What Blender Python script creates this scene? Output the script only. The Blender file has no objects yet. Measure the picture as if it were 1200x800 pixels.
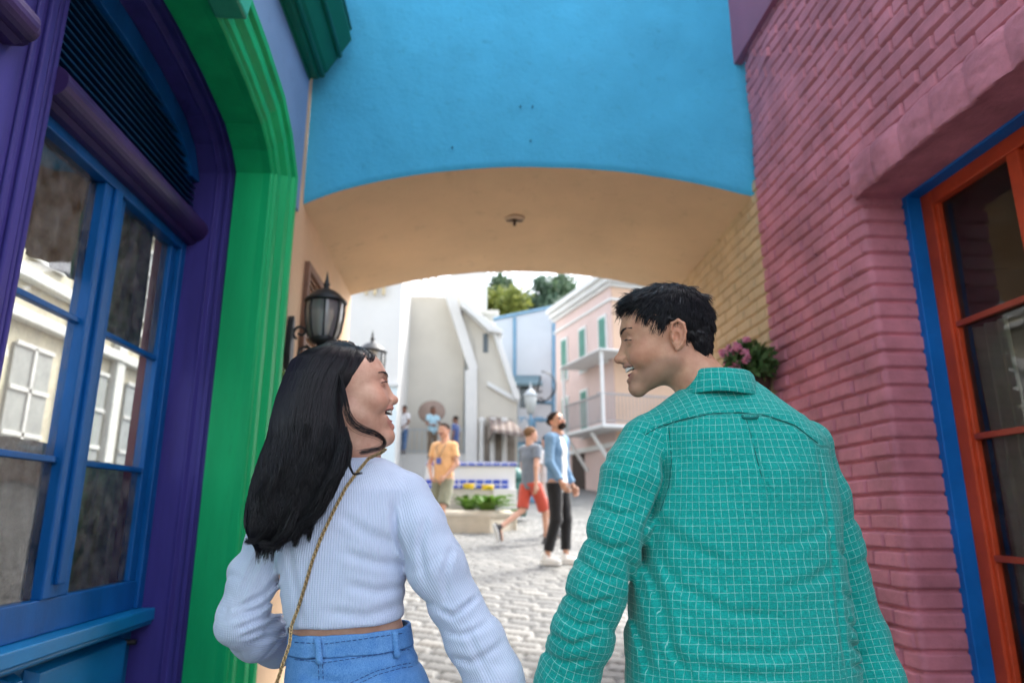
import bpy, math, random
import numpy as np
from mathutils import Vector, Matrix
C = bpy.context.scene.collection
SC = bpy.context.scene
PI = math.pi
random.seed(7); RNG = np.random.default_rng(7)

# ---------------------------------------------------------------- camera
F = 800.0; TH = math.atan(.25); PS = math.atan(.0625*math.cos(TH)); HC = 1.25
cam_d = bpy.data.cameras.new('camera'); cam = bpy.data.objects.new('camera', cam_d); C.objects.link(cam)
cam.location = (0, 0, HC); cam.rotation_euler = (PI/2+TH, 0, -PS)
cam_d.sensor_width = 36; cam_d.lens = 24; cam_d.clip_start = .05; cam_d.clip_end = 600
cam_d.dof.use_dof = True; cam_d.dof.focus_distance = 1.38; cam_d.dof.aperture_fstop = 3.0
SC.camera = cam
# ---------------------------------------------------------------- world, sun, exposure
SUN_EL = math.radians(52); SUN_AZ = math.radians(48)      # azimuth from +Y towards +X
w = bpy.data.worlds.new('World'); SC.world = w; w.use_nodes = True
nt = w.node_tree; nt.nodes.clear()
sky = nt.nodes.new('ShaderNodeTexSky'); sky.sky_type = 'NISHITA'; sky.sun_disc = False
sky.sun_elevation = SUN_EL; sky.sun_rotation = SUN_AZ; sky.air_density = 1.0; sky.dust_density = 3.5; sky.ozone_density = .8
bg = nt.nodes.new('ShaderNodeBackground'); bg.inputs[1].default_value = .15
wo = nt.nodes.new('ShaderNodeOutputWorld')
hz = nt.nodes.new('ShaderNodeHueSaturation'); hz.inputs['Saturation'].default_value = .45      # milky, hazy daylight
nt.links.new(sky.outputs[0], hz.inputs['Color']); nt.links.new(hz.outputs[0], bg.inputs[0]); nt.links.new(bg.outputs[0], wo.inputs[0])
sun_d = bpy.data.lights.new('sun', 'SUN'); sun_d.energy = 1.0; sun_d.angle = math.radians(12); sun_d.color = (1, .95, .87)
sun = bpy.data.objects.new('sun', sun_d); C.objects.link(sun)
sdir = Vector((math.sin(SUN_AZ)*math.cos(SUN_EL), math.cos(SUN_AZ)*math.cos(SUN_EL), math.sin(SUN_EL)))
sun.rotation_euler = sdir.to_track_quat('Z', 'Y').to_euler()
SC.view_settings.view_transform = 'Standard'; SC.view_settings.look = 'None'
SC.view_settings.gamma = 1; SC.view_settings.use_curve_mapping = False
SC.view_settings.exposure = 2.25
SC.render.engine = 'CYCLES'; SC.cycles.max_bounces = 8; SC.cycles.diffuse_bounces = 4
SC.cycles.use_denoising = True; SC.cycles.sample_clamp_indirect = 6

# ---------------------------------------------------------------- sight lines (pixel of the 1200x800 photo -> point)
def ray(u, v):
    xc = (u-600)/F; yc = (400-v)/F
    f = math.cos(TH)-yc*math.sin(TH); z = math.sin(TH)+yc*math.cos(TH)
    return np.array([xc*math.cos(PS)+f*math.sin(PS), f*math.cos(PS)-xc*math.sin(PS), z])
def atY(u, v, y):
    d = ray(u, v); return np.array([0, 0, HC])+d*(y/d[1])
def atX(u, v, x):
    d = ray(u, v); return np.array([0, 0, HC])+d*(x/d[0])

# ---------------------------------------------------------------- objects
def put(o, label=None, cat=None, group=None, kind=None):
    if label: o['label'] = label
    if cat: o['category'] = cat
    if group: o['group'] = group
    if kind: o['kind'] = kind
    return o
def empty(name, loc, label, cat, group=None, rz=0):
    o = bpy.data.objects.new(name, None); C.objects.link(o); o.location = Vector([float(q) for q in loc]); o.rotation_euler.z = rz
    o.empty_display_size = .1
    return put(o, label, cat, group)
def wloc(o):
    v = Vector((0, 0, 0))
    while o is not None: v = v+Vector(o.location); o = o.parent
    return v
def mk(name, V, Fc, mat, parent=None, smooth=False, local=False, attrs=None, uv=None, mats=None, midx=None):
    """V world coordinates (or coordinates local to the parent when local=True)"""
    V = np.asarray(V, dtype=np.float64).reshape(-1, 3)
    if parent is not None:
        off = np.zeros(3) if local else np.array(wloc(parent)); loc = (0, 0, 0)
    else:
        if local: off = np.zeros(3)
        else: off = np.array([(V[:, 0].min()+V[:, 0].max())/2, (V[:, 1].min()+V[:, 1].max())/2, V[:, 2].min()])
        loc = off
    me = bpy.data.meshes.new(name); W = (V-off).astype(np.float32)
    if isinstance(Fc, np.ndarray) and Fc.ndim == 2:
        n, k = Fc.shape
        me.vertices.add(len(W)); me.vertices.foreach_set('co', W.ravel())
        me.loops.add(n*k); me.loops.foreach_set('vertex_index', Fc.astype(np.int32).ravel())
        me.polygons.add(n); me.polygons.foreach_set('loop_start', np.arange(0, n*k, k, dtype=np.int32))
        me.update(calc_edges=True)
    else:
        me.from_pydata(W.tolist(), [], [list(map(int, f)) for f in Fc]); me.update()
    if uv is not None:
        l = me.uv_layers.new(name='UVMap'); l.data.foreach_set('uv', np.asarray(uv, dtype=np.float32).ravel())
    if attrs:
        for k_, a in attrs.items():
            at = me.attributes.new(k_, 'FLOAT', 'POINT'); at.data.foreach_set('value', np.asarray(a, dtype=np.float32))
    for m in (mats or [mat]): me.materials.append(m)
    if midx is not None: me.polygons.foreach_set('material_index', np.asarray(midx, dtype=np.int32))
    me.polygons.foreach_set('use_smooth', np.full(len(me.polygons), bool(smooth)))
    me.validate(); me.update()
    o = bpy.data.objects.new(name, me); C.objects.link(o)
    if parent is not None: o.parent = parent
    else: o.location = Vector([float(q) for q in loc])
    return o
def bevel(o, wd=.004, seg=2, ang=35):
    m = o.modifiers.new('bevel', 'BEVEL'); m.width = wd; m.segments = seg; m.limit_method = 'ANGLE'; m.angle_limit = math.radians(ang)
    return o
class MB:
    def __init__(s): s.v = []; s.f = []
    def add(s, V, Fc):
        n = len(s.v); s.v += [tuple(map(float, p)) for p in V]; s.f += [[i+n for i in f] for f in Fc]; return s
    def box(s, x0, x1, y0, y1, z0, z1):
        if x0 > x1: x0, x1 = x1, x0
        if y0 > y1: y0, y1 = y1, y0
        V = [(x, y, z) for z in (z0, z1) for y in (y0, y1) for x in (x0, x1)]
        return s.add(V, [(0, 2, 3, 1), (4, 5, 7, 6), (0, 1, 5, 4), (2, 6, 7, 3), (0, 4, 6, 2), (1, 3, 7, 5)])
    def hexa(s, p):   # 8 points in the order of box()
        return s.add(p, [(0, 2, 3, 1), (4, 5, 7, 6), (0, 1, 5, 4), (2, 6, 7, 3), (0, 4, 6, 2), (1, 3, 7, 5)])
    def fbox(s, fr, s0, s1, z0, z1, o0, o1):   # box on a facade frame (p0, along, normal)
        p0, al, no = fr
        P = lambda a, o, z: (p0[0]+al[0]*a+no[0]*o, p0[1]+al[1]*a+no[1]*o, z)
        return s.hexa([P(s0, o0, z0), P(s1, o0, z0), P(s0, o1, z0), P(s1, o1, z0), P(s0, o0, z1), P(s1, o0, z1), P(s0, o1, z1), P(s1, o1, z1)])
    def loft(s, rings, closed=True, cap=True):
        n = len(rings[0]); V = [p for r in rings for p in r]; Fc = []
        for i in range(len(rings)-1):
            for j in range(n if closed else n-1):
                k = (j+1) % n
                Fc.append((i*n+j, i*n+k, (i+1)*n+k, (i+1)*n+j))
        if cap and closed:
            Fc.append(tuple(range(n-1, -1, -1))); Fc.append(tuple((len(rings)-1)*n+j for j in range(n)))
        return s.add(V, Fc)
    def tube(s, pts, r, n=8, cap=True, closed=False):
        pts = [Vector(p) for p in pts]; rings = []; up = None
        N = len(pts)
        for i, p in enumerate(pts):
            if closed: t = pts[(i+1) % N]-pts[i-1]
            else: t = (pts[min(i+1, N-1)]-pts[max(i-1, 0)])
            t.normalize()
            if up is None:
                up = Vector((0, 0, 1)) if abs(t.z) < .9 else Vector((1, 0, 0))
            a = t.cross(up).normalized(); up = a.cross(t).normalized()
            rr = r[i] if hasattr(r, '__len__') else r
            rings.append([tuple(p+a*math.cos(2*PI*k/n)*rr+up*math.sin(2*PI*k/n)*rr) for k in range(n)])
        if closed: rings.append(rings[0]); cap = False
        return s.loft(rings, True, cap)
    def lathe(s, prof, c, n=24, axis='z'):
        rings = []
        for r, h in prof:
            ring = []
            for k in range(n):
                a = 2*PI*k/n
                if axis == 'z': ring.append((c[0]+r*math.cos(a), c[1]+r*math.sin(a), c[2]+h))
                elif axis == 'y': ring.append((c[0]+r*math.cos(a), c[1]+h, c[2]+r*math.sin(a)))
                else: ring.append((c[0]+h, c[1]+r*math.cos(a), c[2]+r*math.sin(a)))
            rings.append(ring)
        return s.loft(rings)
    def strip(s, prof, path, closed_prof=True):   # sweep: prof [(a,b)] over frames [(origin, A, B)]
        rings = [[tuple(np.array(o)+np.array(A)*a+np.array(B)*b) for a, b in prof] for o, A, B in path]
        return s.loft(rings, closed_prof, closed_prof)
    def prism(s, poly, f0, f1):   # poly of 2-D points, f0/f1 map (a,b)->xyz
        n = len(poly); V = [f0(a, b) for a, b in poly]+[f1(a, b) for a, b in poly]
        return s.add(V, [tuple(range(n-1, -1, -1)), tuple(range(n, 2*n))]+[(i, (i+1) % n, (i+1) % n+n, i+n) for i in range(n)])
    def build(s, name, mat, parent=None, smooth=False, bev=None, **k):
        o = mk(name, s.v, s.f, mat, parent, smooth, **k)
        if bev: bevel(o, bev)
        return o

# ---------------------------------------------------------------- materials
def new_mat(name):
    m = bpy.data.materials.new(name); m.use_nodes = True
    return m, m.node_tree, m.node_tree.nodes['Principled BSDF']
def N(t, ty, **k):
    n = t.nodes.new(ty)
    for a, b in k.items():
        if a in n.inputs.keys(): n.inputs[a].default_value = b
        else: setattr(n, a, b)
    return n
def paint(name, col, rough=.5, var=.12, vs=2.5, bump=.15, bs=60, grime=.0, coord='Object', stretch=(1, 1, 1), metal=0, spec=.5, dark=None, dist=.01, coat=0):
    m, t, b = new_mat(name); L = t.links.new
    tc = N(t, 'ShaderNodeTexCoord'); mp = N(t, 'ShaderNodeMapping'); mp.inputs['Scale'].default_value = stretch
    L(tc.outputs[coord], mp.inputs[0])
    n1 = N(t, 'ShaderNodeTexNoise', Scale=vs, Detail=6.0, Roughness=.6); L(mp.outputs[0], n1.inputs['Vector'])
    n2 = N(t, 'ShaderNodeTexNoise', Scale=bs, Detail=4.0, Roughness=.65); L(mp.outputs[0], n2.inputs['Vector'])
    r = N(t, 'ShaderNodeValToRGB'); r.color_ramp.elements[0].position = .3; r.color_ramp.elements[1].position = .72
    c = np.array(col)
    lo = np.array(dark) if dark is not None else c*(1-var*1.6)
    hi = np.clip(c*(1+var)+var*.03, 0, .95)
    r.color_ramp.elements[0].color = (*lo, 1); r.color_ramp.elements[1].color = (*hi, 1)
    L(n1.outputs[0], r.inputs[0]); out = r.outputs[0]
    if grime > 0:
        n3 = N(t, 'ShaderNodeTexNoise', Scale=vs*5, Detail=8.0, Roughness=.75); L(mp.outputs[0], n3.inputs['Vector'])
        r3 = N(t, 'ShaderNodeValToRGB'); r3.color_ramp.elements[0].position = .56; r3.color_ramp.elements[1].position = .72
        r3.color_ramp.elements[0].color = (0, 0, 0, 1); r3.color_ramp.elements[1].color = (grime, grime, grime, 1)
        L(n3.outputs[0], r3.inputs[0])
        mx = N(t, 'ShaderNodeMix', data_type='RGBA'); mx.inputs[7].default_value = (*(c*.35+.01), 1)
        L(r3.outputs[0], mx.inputs[0]); L(out, mx.inputs[6]); out = mx.outputs[2]
    L(out, b.inputs['Base Color'])
    mr = N(t, 'ShaderNodeMapRange'); mr.inputs[3].default_value = max(.02, rough-.1); mr.inputs[4].default_value = min(1, rough+.12)
    L(n1.outputs[0], mr.inputs[0]); L(mr.outputs[0], b.inputs['Roughness'])
    bp = N(t, 'ShaderNodeBump', Strength=bump, Distance=dist); L(n2.outputs[0], bp.inputs['Height']); L(bp.outputs[0], b.inputs['Normal'])
    b.inputs['Metallic'].default_value = metal; b.inputs['Specular IOR Level'].default_value = spec
    b.inputs['Coat Weight'].default_value = coat
    return m
def plain(name, col, rough=.5, metal=0, spec=.5, emit=None):
    m, t, b = new_mat(name)
    b.inputs['Base Color'].default_value = (*col, 1); b.inputs['Roughness'].default_value = rough
    b.inputs['Metallic'].default_value = metal; b.inputs['Specular IOR Level'].default_value = spec
    return m
def glassmat(name, tint=(.9, .93, .92), rough=.012, dirt=.06):
    m, t, b = new_mat(name); L = t.links.new
    tr = N(t, 'ShaderNodeBsdfTransparent'); tr.inputs[0].default_value = (*tint, 1)
    gl = N(t, 'ShaderNodeBsdfGlossy'); gl.inputs['Roughness'].default_value = rough
    fr = N(t, 'ShaderNodeFresnel', IOR=1.7)
    tc = N(t, 'ShaderNodeTexCoord'); nz = N(t, 'ShaderNodeTexNoise', Scale=1.6, Detail=2.0); L(tc.outputs['Object'], nz.inputs['Vector'])
    bp = N(t, 'ShaderNodeBump', Strength=.35, Distance=.03); L(nz.outputs[0], bp.inputs['Height']); L(bp.outputs[0], gl.inputs['Normal']); L(bp.outputs[0], fr.inputs['Normal'])
    mx = N(t, 'ShaderNodeMixShader'); L(fr.outputs[0], mx.inputs[0]); L(tr.outputs[0], mx.inputs[1]); L(gl.outputs[0], mx.inputs[2])
    df = N(t, 'ShaderNodeBsdfDiffuse'); df.inputs[0].default_value = (.5, .5, .47, 1)
    n2 = N(t, 'ShaderNodeTexNoise', Scale=14.0, Detail=8.0, Roughness=.7); L(tc.outputs['Object'], n2.inputs['Vector'])
    mr = N(t, 'ShaderNodeMapRange'); mr.inputs[1].default_value = .35; mr.inputs[2].default_value = .8; mr.inputs[3].default_value = 0; mr.inputs[4].default_value = dirt*2.5; L(n2.outputs[0], mr.inputs[0])
    m2 = N(t, 'ShaderNodeMixShader'); L(mr.outputs[0], m2.inputs[0]); L(mx.outputs[0], m2.inputs[1]); L(df.outputs[0], m2.inputs[2])
    L(m2.outputs[0], t.nodes['Material Output'].inputs[0])
    return m

# ---------------------------------------------------------------- smooth pseudo-noise for numpy shapes
def wob(P, s, seed=0, n=5):
    r = np.random.default_rng(seed); out = 0
    for i in range(n):
        k = r.normal(size=3); k /= np.linalg.norm(k); k = k*s*(.6+.9*r.random())
        k2 = r.normal(size=3)*s*.5
        out = out+np.sin(P[..., 0]*k[0]+P[..., 1]*k[1]+P[..., 2]*k[2]+r.random()*6.28+1.3*np.sin(P[..., 0]*k2[0]+P[..., 1]*k2[1]+P[..., 2]*k2[2]+r.random()*6))
    return out/n**.5
def vnoise2(X, Y, seed=0):   # value noise on a lattice
    xi = np.floor(X).astype(np.int64); yi = np.floor(Y).astype(np.int64); fx = X-xi; fy = Y-yi
    fx = fx*fx*(3-2*fx); fy = fy*fy*(3-2*fy)
    def h(a, b):
        q = (a*374761393+b*668265263+seed*144665) & 0x7fffffff
        q = ((q ^ (q >> 13))*1274126177) & 0x7fffffff
        return ((q ^ (q >> 16)) & 0xffff)/65535.
    return (h(xi, yi)*(1-fx)+h(xi+1, yi)*fx)*(1-fy)+(h(xi, yi+1)*(1-fx)+h(xi+1, yi+1)*fx)*fy
def hash2(a, b, seed=0):
    q = (a.astype(np.int64)*374761393+b.astype(np.int64)*668265263+seed*982451) & 0x7fffffff
    q = ((q ^ (q >> 13))*1274126177) & 0x7fffffff
    return ((q ^ (q >> 16)) & 0xffff)/65535.
def fbm(X, Y, seed=0, o=4):
    s = 0; a = .5
    for i in range(o): s = s+a*vnoise2(X*2**i, Y*2**i, seed+i*17); a *= .5
    return s
def gridfaces(nu, nv, flip=False):
    i = np.arange(nu-1)[:, None]*nv+np.arange(nv-1)[None, :]
    q = np.stack([i, i+nv, i+nv+1, i+1], -1).reshape(-1, 4)
    return q[:, ::-1].copy() if flip else q
# ---------------------------------------------------------------- shared materials
M = dict(
 pink=paint('painted pink brick', (.60, .215, .27), .6, .2, 4, .5, 110, .35, dist=.004, spec=.2),
 tanbrick=paint('painted tan brick', (.66, .48, .29), .65, .12, 3, .5, 110, .35, dist=.004, spec=.2),
 tan=paint('tan stucco', (.68, .48, .31), .7, .08, 1.6, .5, 45, .25, dist=.004, spec=.2),
 soffit=paint('tan soffit stucco', (.74, .53, .335), .75, .07, 1.3, .5, 50, .25, dist=.004, spec=.15),
 blue=paint('sky blue stucco', (.075, .46, .72), .62, .07, 2.2, .6, 34, .28, dist=.008, spec=.15),
 bluegrey=paint('grey blue stucco', (.20, .33, .54), .6, .08, 2, .3, 60, .2, dist=.004, spec=.2),
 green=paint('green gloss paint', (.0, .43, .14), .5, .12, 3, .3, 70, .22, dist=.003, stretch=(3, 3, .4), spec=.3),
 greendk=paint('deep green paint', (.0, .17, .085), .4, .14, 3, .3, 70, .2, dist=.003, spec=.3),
 purple=paint('purple paint', (.055, .042, .25), .5, .16, 3, .3, 70, .25, dist=.003, stretch=(3, 3, .4), spec=.3),
 purpledk=paint('dark purple paint', (.05, .024, .12), .42, .16, 3, .3, 70, .2, dist=.003, spec=.35),
 wblue=paint('blue window paint', (.0, .11, .37), .4, .16, 4, .3, 70, .25, dist=.003, stretch=(2, 2, .5), spec=.3),
 wbluedk=paint('deep blue louvre paint', (.0, .06, .17), .45, .1, 3, .12, 90, .12, dist=.003),
 sillb=paint('bright blue sill paint', (.0, .21, .5), .4, .12, 4, .2, 60, .25, dist=.003, stretch=(1, .5, 1)),
 rblue=paint('blue frame paint', (.0, .14, .5), .45, .12, 4, .3, 70, .2, dist=.003, spec=.25),
 red=paint('orange red paint', (.56, .06, .018), .42, .16, 4, .3, 70, .22, dist=.003, spec=.3),
 iron=paint('black iron', (.018, .022, .026), .42, .2, 8, .2, 150, .0, metal=.3, dist=.002),
 glass=glassmat('window glass', dirt=.15), glassr=glassmat('dark window glass', (.85, .88, .86), dirt=.02),
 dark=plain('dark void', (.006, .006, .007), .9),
 cobble=None,
)
def cobble_mat():
    m, t, b = new_mat('grey cobble stone'); L = t.links.new
    tc = N(t, 'ShaderNodeTexCoord')
    at = N(t, 'ShaderNodeAttribute'); at.attribute_name = 'stone'
    am = N(t, 'ShaderNodeAttribute'); am.attribute_name = 'joint'
    n = N(t, 'ShaderNodeTexNoise', Scale=9.0, Detail=8.0, Roughness=.7); L(tc.outputs['Object'], n.inputs['Vector'])
    r = N(t, 'ShaderNodeValToRGB'); e = r.color_ramp.elements; e[0].color = (.055, .06, .062, 1); e[1].color = (.235, .235, .22, 1)
    ad = N(t, 'ShaderNodeMath', operation='MULTIPLY_ADD'); ad.inputs[1].default_value = .55; L(at.outputs['Fac'], ad.inputs[0])
    m2 = N(t, 'ShaderNodeMath', operation='MULTIPLY'); m2.inputs[1].default_value = .5; L(n.outputs[0], m2.inputs[0]); L(m2.outputs[0], ad.inputs[2])
    L(ad.outputs[0], r.inputs[0])
    mx = N(t, 'ShaderNodeMix', data_type='RGBA'); L(am.outputs['Fac'], mx.inputs[0]); L(r.outputs[0], mx.inputs[6]); mx.inputs[7].default_value = (.025, .027, .027, 1)
    L(mx.outputs[2], b.inputs['Base Color']); b.inputs['Roughness'].default_value = .6
    n2 = N(t, 'ShaderNodeTexNoise', Scale=40.0, Detail=6.0); L(tc.outputs['Object'], n2.inputs['Vector'])
    bp = N(t, 'ShaderNodeBump', Strength=.5, Distance=.006); L(n2.outputs[0], bp.inputs['Height']); L(bp.outputs[0], b.inputs['Normal'])
    return m
# ---------------------------------------------------------------- ground
GY = [-60, 2, 8.2, 10.5, 13, 18, 26, 40, 70]; GZ = [0, 0, .65, .80, .95, 1.6, 2.45, 3.6, 4.5]
def gz(y): return float(np.interp(y, GY, GZ))
xs = np.concatenate([np.linspace(-60, -4, 20)[:-1], np.arange(-4, -1.3, .08), np.arange(-1.3, 5, .022), np.linspace(5, 60, 26)])
ys = np.concatenate([np.linspace(-60, 3, 40)[:-1], np.arange(3, 14, .022), np.arange(14, 26, .1), np.linspace(26, 70, 20)])
X, Y = np.meshgrid(xs, ys, indexing='ij')
Z = np.interp(Y, GY, GZ)
u1 = X+.35*np.sin(Y*.7)+.1*fbm(X*1.3, Y*1.3, 3); v1 = Y+.28*X+.35*np.sin(X*.9+.6)+.12*fbm(X*1.5, Y*1.5, 5)
row = np.floor(v1/.150); uu = u1/.275+.5*(row % 2)+.35*hash2(row, row*0, 8); col = np.floor(uu)
fv = v1/.150-row; fu = uu-col
dv = np.minimum(fv, 1-fv)*.150; du = np.minimum(fu, 1-fu)*.275; dj = np.minimum(dv, du)
prof = np.clip((dj-.004)/.02, 0, 1); prof = prof*prof*(3-2*prof)
st = hash2(row, col, 4)
fine = ((X > -4) & (X < 5.1) & (Y > 3) & (Y < 14.2))
Z = Z+np.where(fine, (prof*.022+(st-.5)*.008*prof+.012*(fbm(X*2, Y*2, 9)-.5)), .01)
mk('ground', np.stack([X, Y, Z], -1), gridfaces(len(xs), len(ys)), cobble_mat(), smooth=True,
   attrs=dict(stone=st.ravel(), joint=np.where(fine, 1-np.clip((dj-.004)/.010, 0, 1), .15).ravel()))['kind'] = 'structure'

# ---------------------------------------------------------------- brick relief
BH, BL = .078, .215
def brick(s, z, seed=0):
    s = s+.012*(fbm(s*2.1, z*2.1, seed+1)-.5); z = z+.016*(fbm(s*1.7, z*1.7, seed+2)-.5)
    r = np.floor(z/BH); q = s/BL+.5*(r % 2)+.14*(hash2(r, r*0, seed+3)-.5); c = np.floor(q)
    dz = np.minimum(z/BH-r, 1-(z/BH-r))*BH; ds = np.minimum(q-c, 1-(q-c))*BL
    rnd = hash2(r, c, seed); wz = .0065; wsd = .0055
    a = np.clip((dz-.0042)/wz, 0, 1); b = np.clip((ds-.0060)/wsd, 0, 1)
    a = a*a*(3-2*a); b = b*b*(3-2*b)
    tilt = (z/BH-r-.5)*(hash2(r, c, seed+9)-.5)*.005+(q-c-.5)*(hash2(r, c, seed+7)-.5)*.004
    h = np.minimum(a, .05+.95*b)*(.017+.010*rnd)+tilt*a*b
    h += .0022*(fbm(s*25, z*25, seed+5)-.5)+.0012*(fbm(s*70, z*70, seed+6)-.5)
    return h, a*b
def smear(y, z):   # thick old render over the bricks near the top of the wall
    m = np.clip((fbm(y*1.6+3, z*1.6, 31)-.43)*6, 0, 1)*np.clip((z-3.15)/.5, 0, 1)*np.clip((y-2.3)/.5, 0, 1)
    return m
RX = 1.842
def wall_grid(name, ya, yb, za, zb, dy, dz, mat, parent, seed=0, sm=True):
    yy = np.linspace(ya, yb, max(2, int((yb-ya)/dy))); zz = np.linspace(za, zb, max(2, int((zb-za)/dz)))
    Yg, Zg = np.meshgrid(yy, zz, indexing='ij'); h, _ = brick(Yg, Zg, seed)
    if sm:
        k = smear(Yg, Zg); h = h*(1-.85*k)+k*.012
        top = np.clip((Zg-3.2)/1., 0, 1)*np.clip((Yg-2.9)/.8, 0, 1)
        h = h+top*.075*(fbm(Yg*3+Zg*1.1, Zg*2.4-Yg, 44, 3)-.42)
    mk(name, np.stack([RX-h, Yg, Zg], -1), gridfaces(len(yy), len(zz), True), mat, parent, True)

# ================================================================ RIGHT: pink brick building
rb = empty('brick_building', (2.4, 2, 0), 'pink painted brick building with a red sash window in a blue frame', 'building')
wall_grid('brick_wall', 1.3, 3.95, 2.70, 4.9, .005, .005, M['pink'], rb)
wall_grid('brick_wall', .2, 1.3, 2.70, 4.9, .02, .02, M['pink'], rb)
wall_grid('brick_wall', 2.0, 3.95, 4.9, 6.0, .03, .03, M['pink'], rb)
wall_grid('brick_wall', .2, .8, 0, 2.70, .02, .02, M['pink'], rb)
# pier with its return into the window opening, one wrapped relief
yc0, rc = 2.885, .014
path = []; s_ = 0
for y in np.arange(3.95, yc0+rc, -.005): path.append((RX, y, -1, 0, y))
for a in np.linspace(0, PI/2, 5): path.append((RX+rc-rc*math.cos(a), yc0+rc-rc*math.sin(a), -math.cos(a), -math.sin(a), yc0+rc-a*rc))
for x in np.arange(RX+rc+.008, 2.038, .0085): path.append((x, yc0, 0, -1, yc0-(x-RX)))
path = np.array(path); zz = np.arange(0, 2.701, .005)
S, Zg = np.meshgrid(path[:, 4], zz, indexing='ij'); h, _ = brick(S, Zg)
# on the return only the bed joints show
r_ = np.floor(Zg/BH); dzz = np.minimum(Zg/BH-r_, 1-(Zg/BH-r_))*BH; a_ = np.clip((dzz-.0042)/.0075, 0, 1); a_ = a_*a_*(3-2*a_)
h2 = a_*(.015+.006*hash2(r_, r_*0+5, 3))+.0022*(fbm(S*25, Zg*25, 5)-.5)+.003*(fbm(S*6, Zg*8, 5)-.5)
bl = np.clip((yc0+.05-S)/.05, 0, 1); h = h*(1-bl)+h2*bl
mk('brick_wall', np.stack([path[:, 0][:, None]+path[:, 2][:, None]*h, path[:, 1][:, None]+path[:, 3][:, None]*h, Zg], -1),
   gridfaces(len(path), len(zz), True), M['pink'], rb, True)
# rough rendered lintel over the opening
yy = np.linspace(.6, 2.905, 280); pr = [(1.86, 2.70), (1.80, 2.69), (1.795, 2.70), (1.79, 2.74), (1.79, 2.79), (1.792, 2.84), (1.80, 2.872), (1.83, 2.885), (1.86, 2.89)]
pr2 = []
for i in range(len(pr)-1):
    for k in range(4): pr2.append(tuple(np.array(pr[i])*(1-k/4)+np.array(pr[i+1])*k/4))
pr2 = [(2.14, 2.70), (2.03, 2.695), (1.93, 2.69)]+pr2+[pr[-1]]
Yg, I = np.meshgrid(yy, np.arange(len(pr2)), indexing='ij'); Pp = np.array(pr2)
nx = fbm(Yg*9, I*.25, 71)-.5; nzv = fbm(Yg*7+9, I*.3, 72)-.5; br = np.clip(1-np.abs(((Yg/.2) % 1)-.5)*2, 0, 1)**6
taper = np.clip((2.905-Yg)/.03, 0, 1)**.5
Xl = 1.86-(1.86-Pp[I, 0])*np.where(Pp[I, 0] < 1.86, taper, 1)+(nx*.014+(fbm(Yg*30, I*.8, 75)-.5)*.007)*(Pp[I, 0] < 1.85)+(br-.3)*.010*(Pp[I, 0] < 1.85); Zl = Pp[I, 1]+nzv*.016*(Pp[I, 0] < 1.85)
mk('lintel', np.stack([Xl, Yg, Zl], -1), gridfaces(len(yy), len(pr2)), paint('rough pink render', (.58, .21, .265), .7, .2, 5, .6, 60, .3, dist=.006, spec=.2), rb, True)
MB().box(1.90, 2.3, .2, 3.9, 2.72, 4.9).box(1.9, 2.3, 2.0, 3.9, 4.9, 6).box(2.10, 2.3, 2.9, 3.9, 0, 2.72).box(1.86, 2.3, .2, .8, 0, 2.72).build('wall_core', M['pink'], rb)
# timber fascia board high up next to the archway
MB().box(1.775, 1.835, 2.2, 4.05, 4.24, 5.3).build('fascia_board', paint('pink board', (.36, .12, .19), .5, .1, 3, .2, 60, .2), rb, bev=.006)
# window: blue frame, red sashes
wf = MB()
wf.box(2.03, 2.10, 2.835, 2.879, 0, 2.72).box(2.03, 2.10, .9, 2.835, 2.685, 2.72)
wfo = wf.build('window_frame', M['rblue'], rb, bev=.004)
sash = MB()
def sashbox(y0, y1, z0, z1, x0=2.10, x1=2.15): sash.box(x0, x1, y0, y1, z0, z1)
gzs = [2.62, 2.046, 1.558, 1.070, .58, .12]
sashbox(2.770, 2.86, .02, 2.70, 2.101); sashbox(.95, 2.770, 2.622, 2.70, 2.101)
sashbox(2.755, 2.80, .03, 2.63, 2.115)
sashbox(2.27, 2.33, .02, 2.622, 2.103); sashbox(1.66, 1.76, .02, 2.622, 2.103); sashbox(.95, 1.0, .02, 2.622, 2.103)
sashbox(.95, 2.755, .02, .12, 2.104)
so = sash.build('window_sash', M['red'], rb, bev=.006)
dkr = paint('dark red bar paint', (.33, .04, .018), .4, .12, 4, .1, 60)
for z in gzs[1:5]:
    for a, b in ((2.331, 2.754), (1.761, 2.269), (1.001, 1.659)): MB().box(2.11, 2.135, a, b, z-.013, z+.013).build('glazing_bar', dkr, so, bev=.004)

MB().add([(2.139, .96, .1), (2.139, .96, 2.65), (2.139, 2.80, 2.65), (2.139, 2.80, .1)], [(0, 1, 2, 3)]).build('glass_pane', M['glassr'], so)
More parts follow.
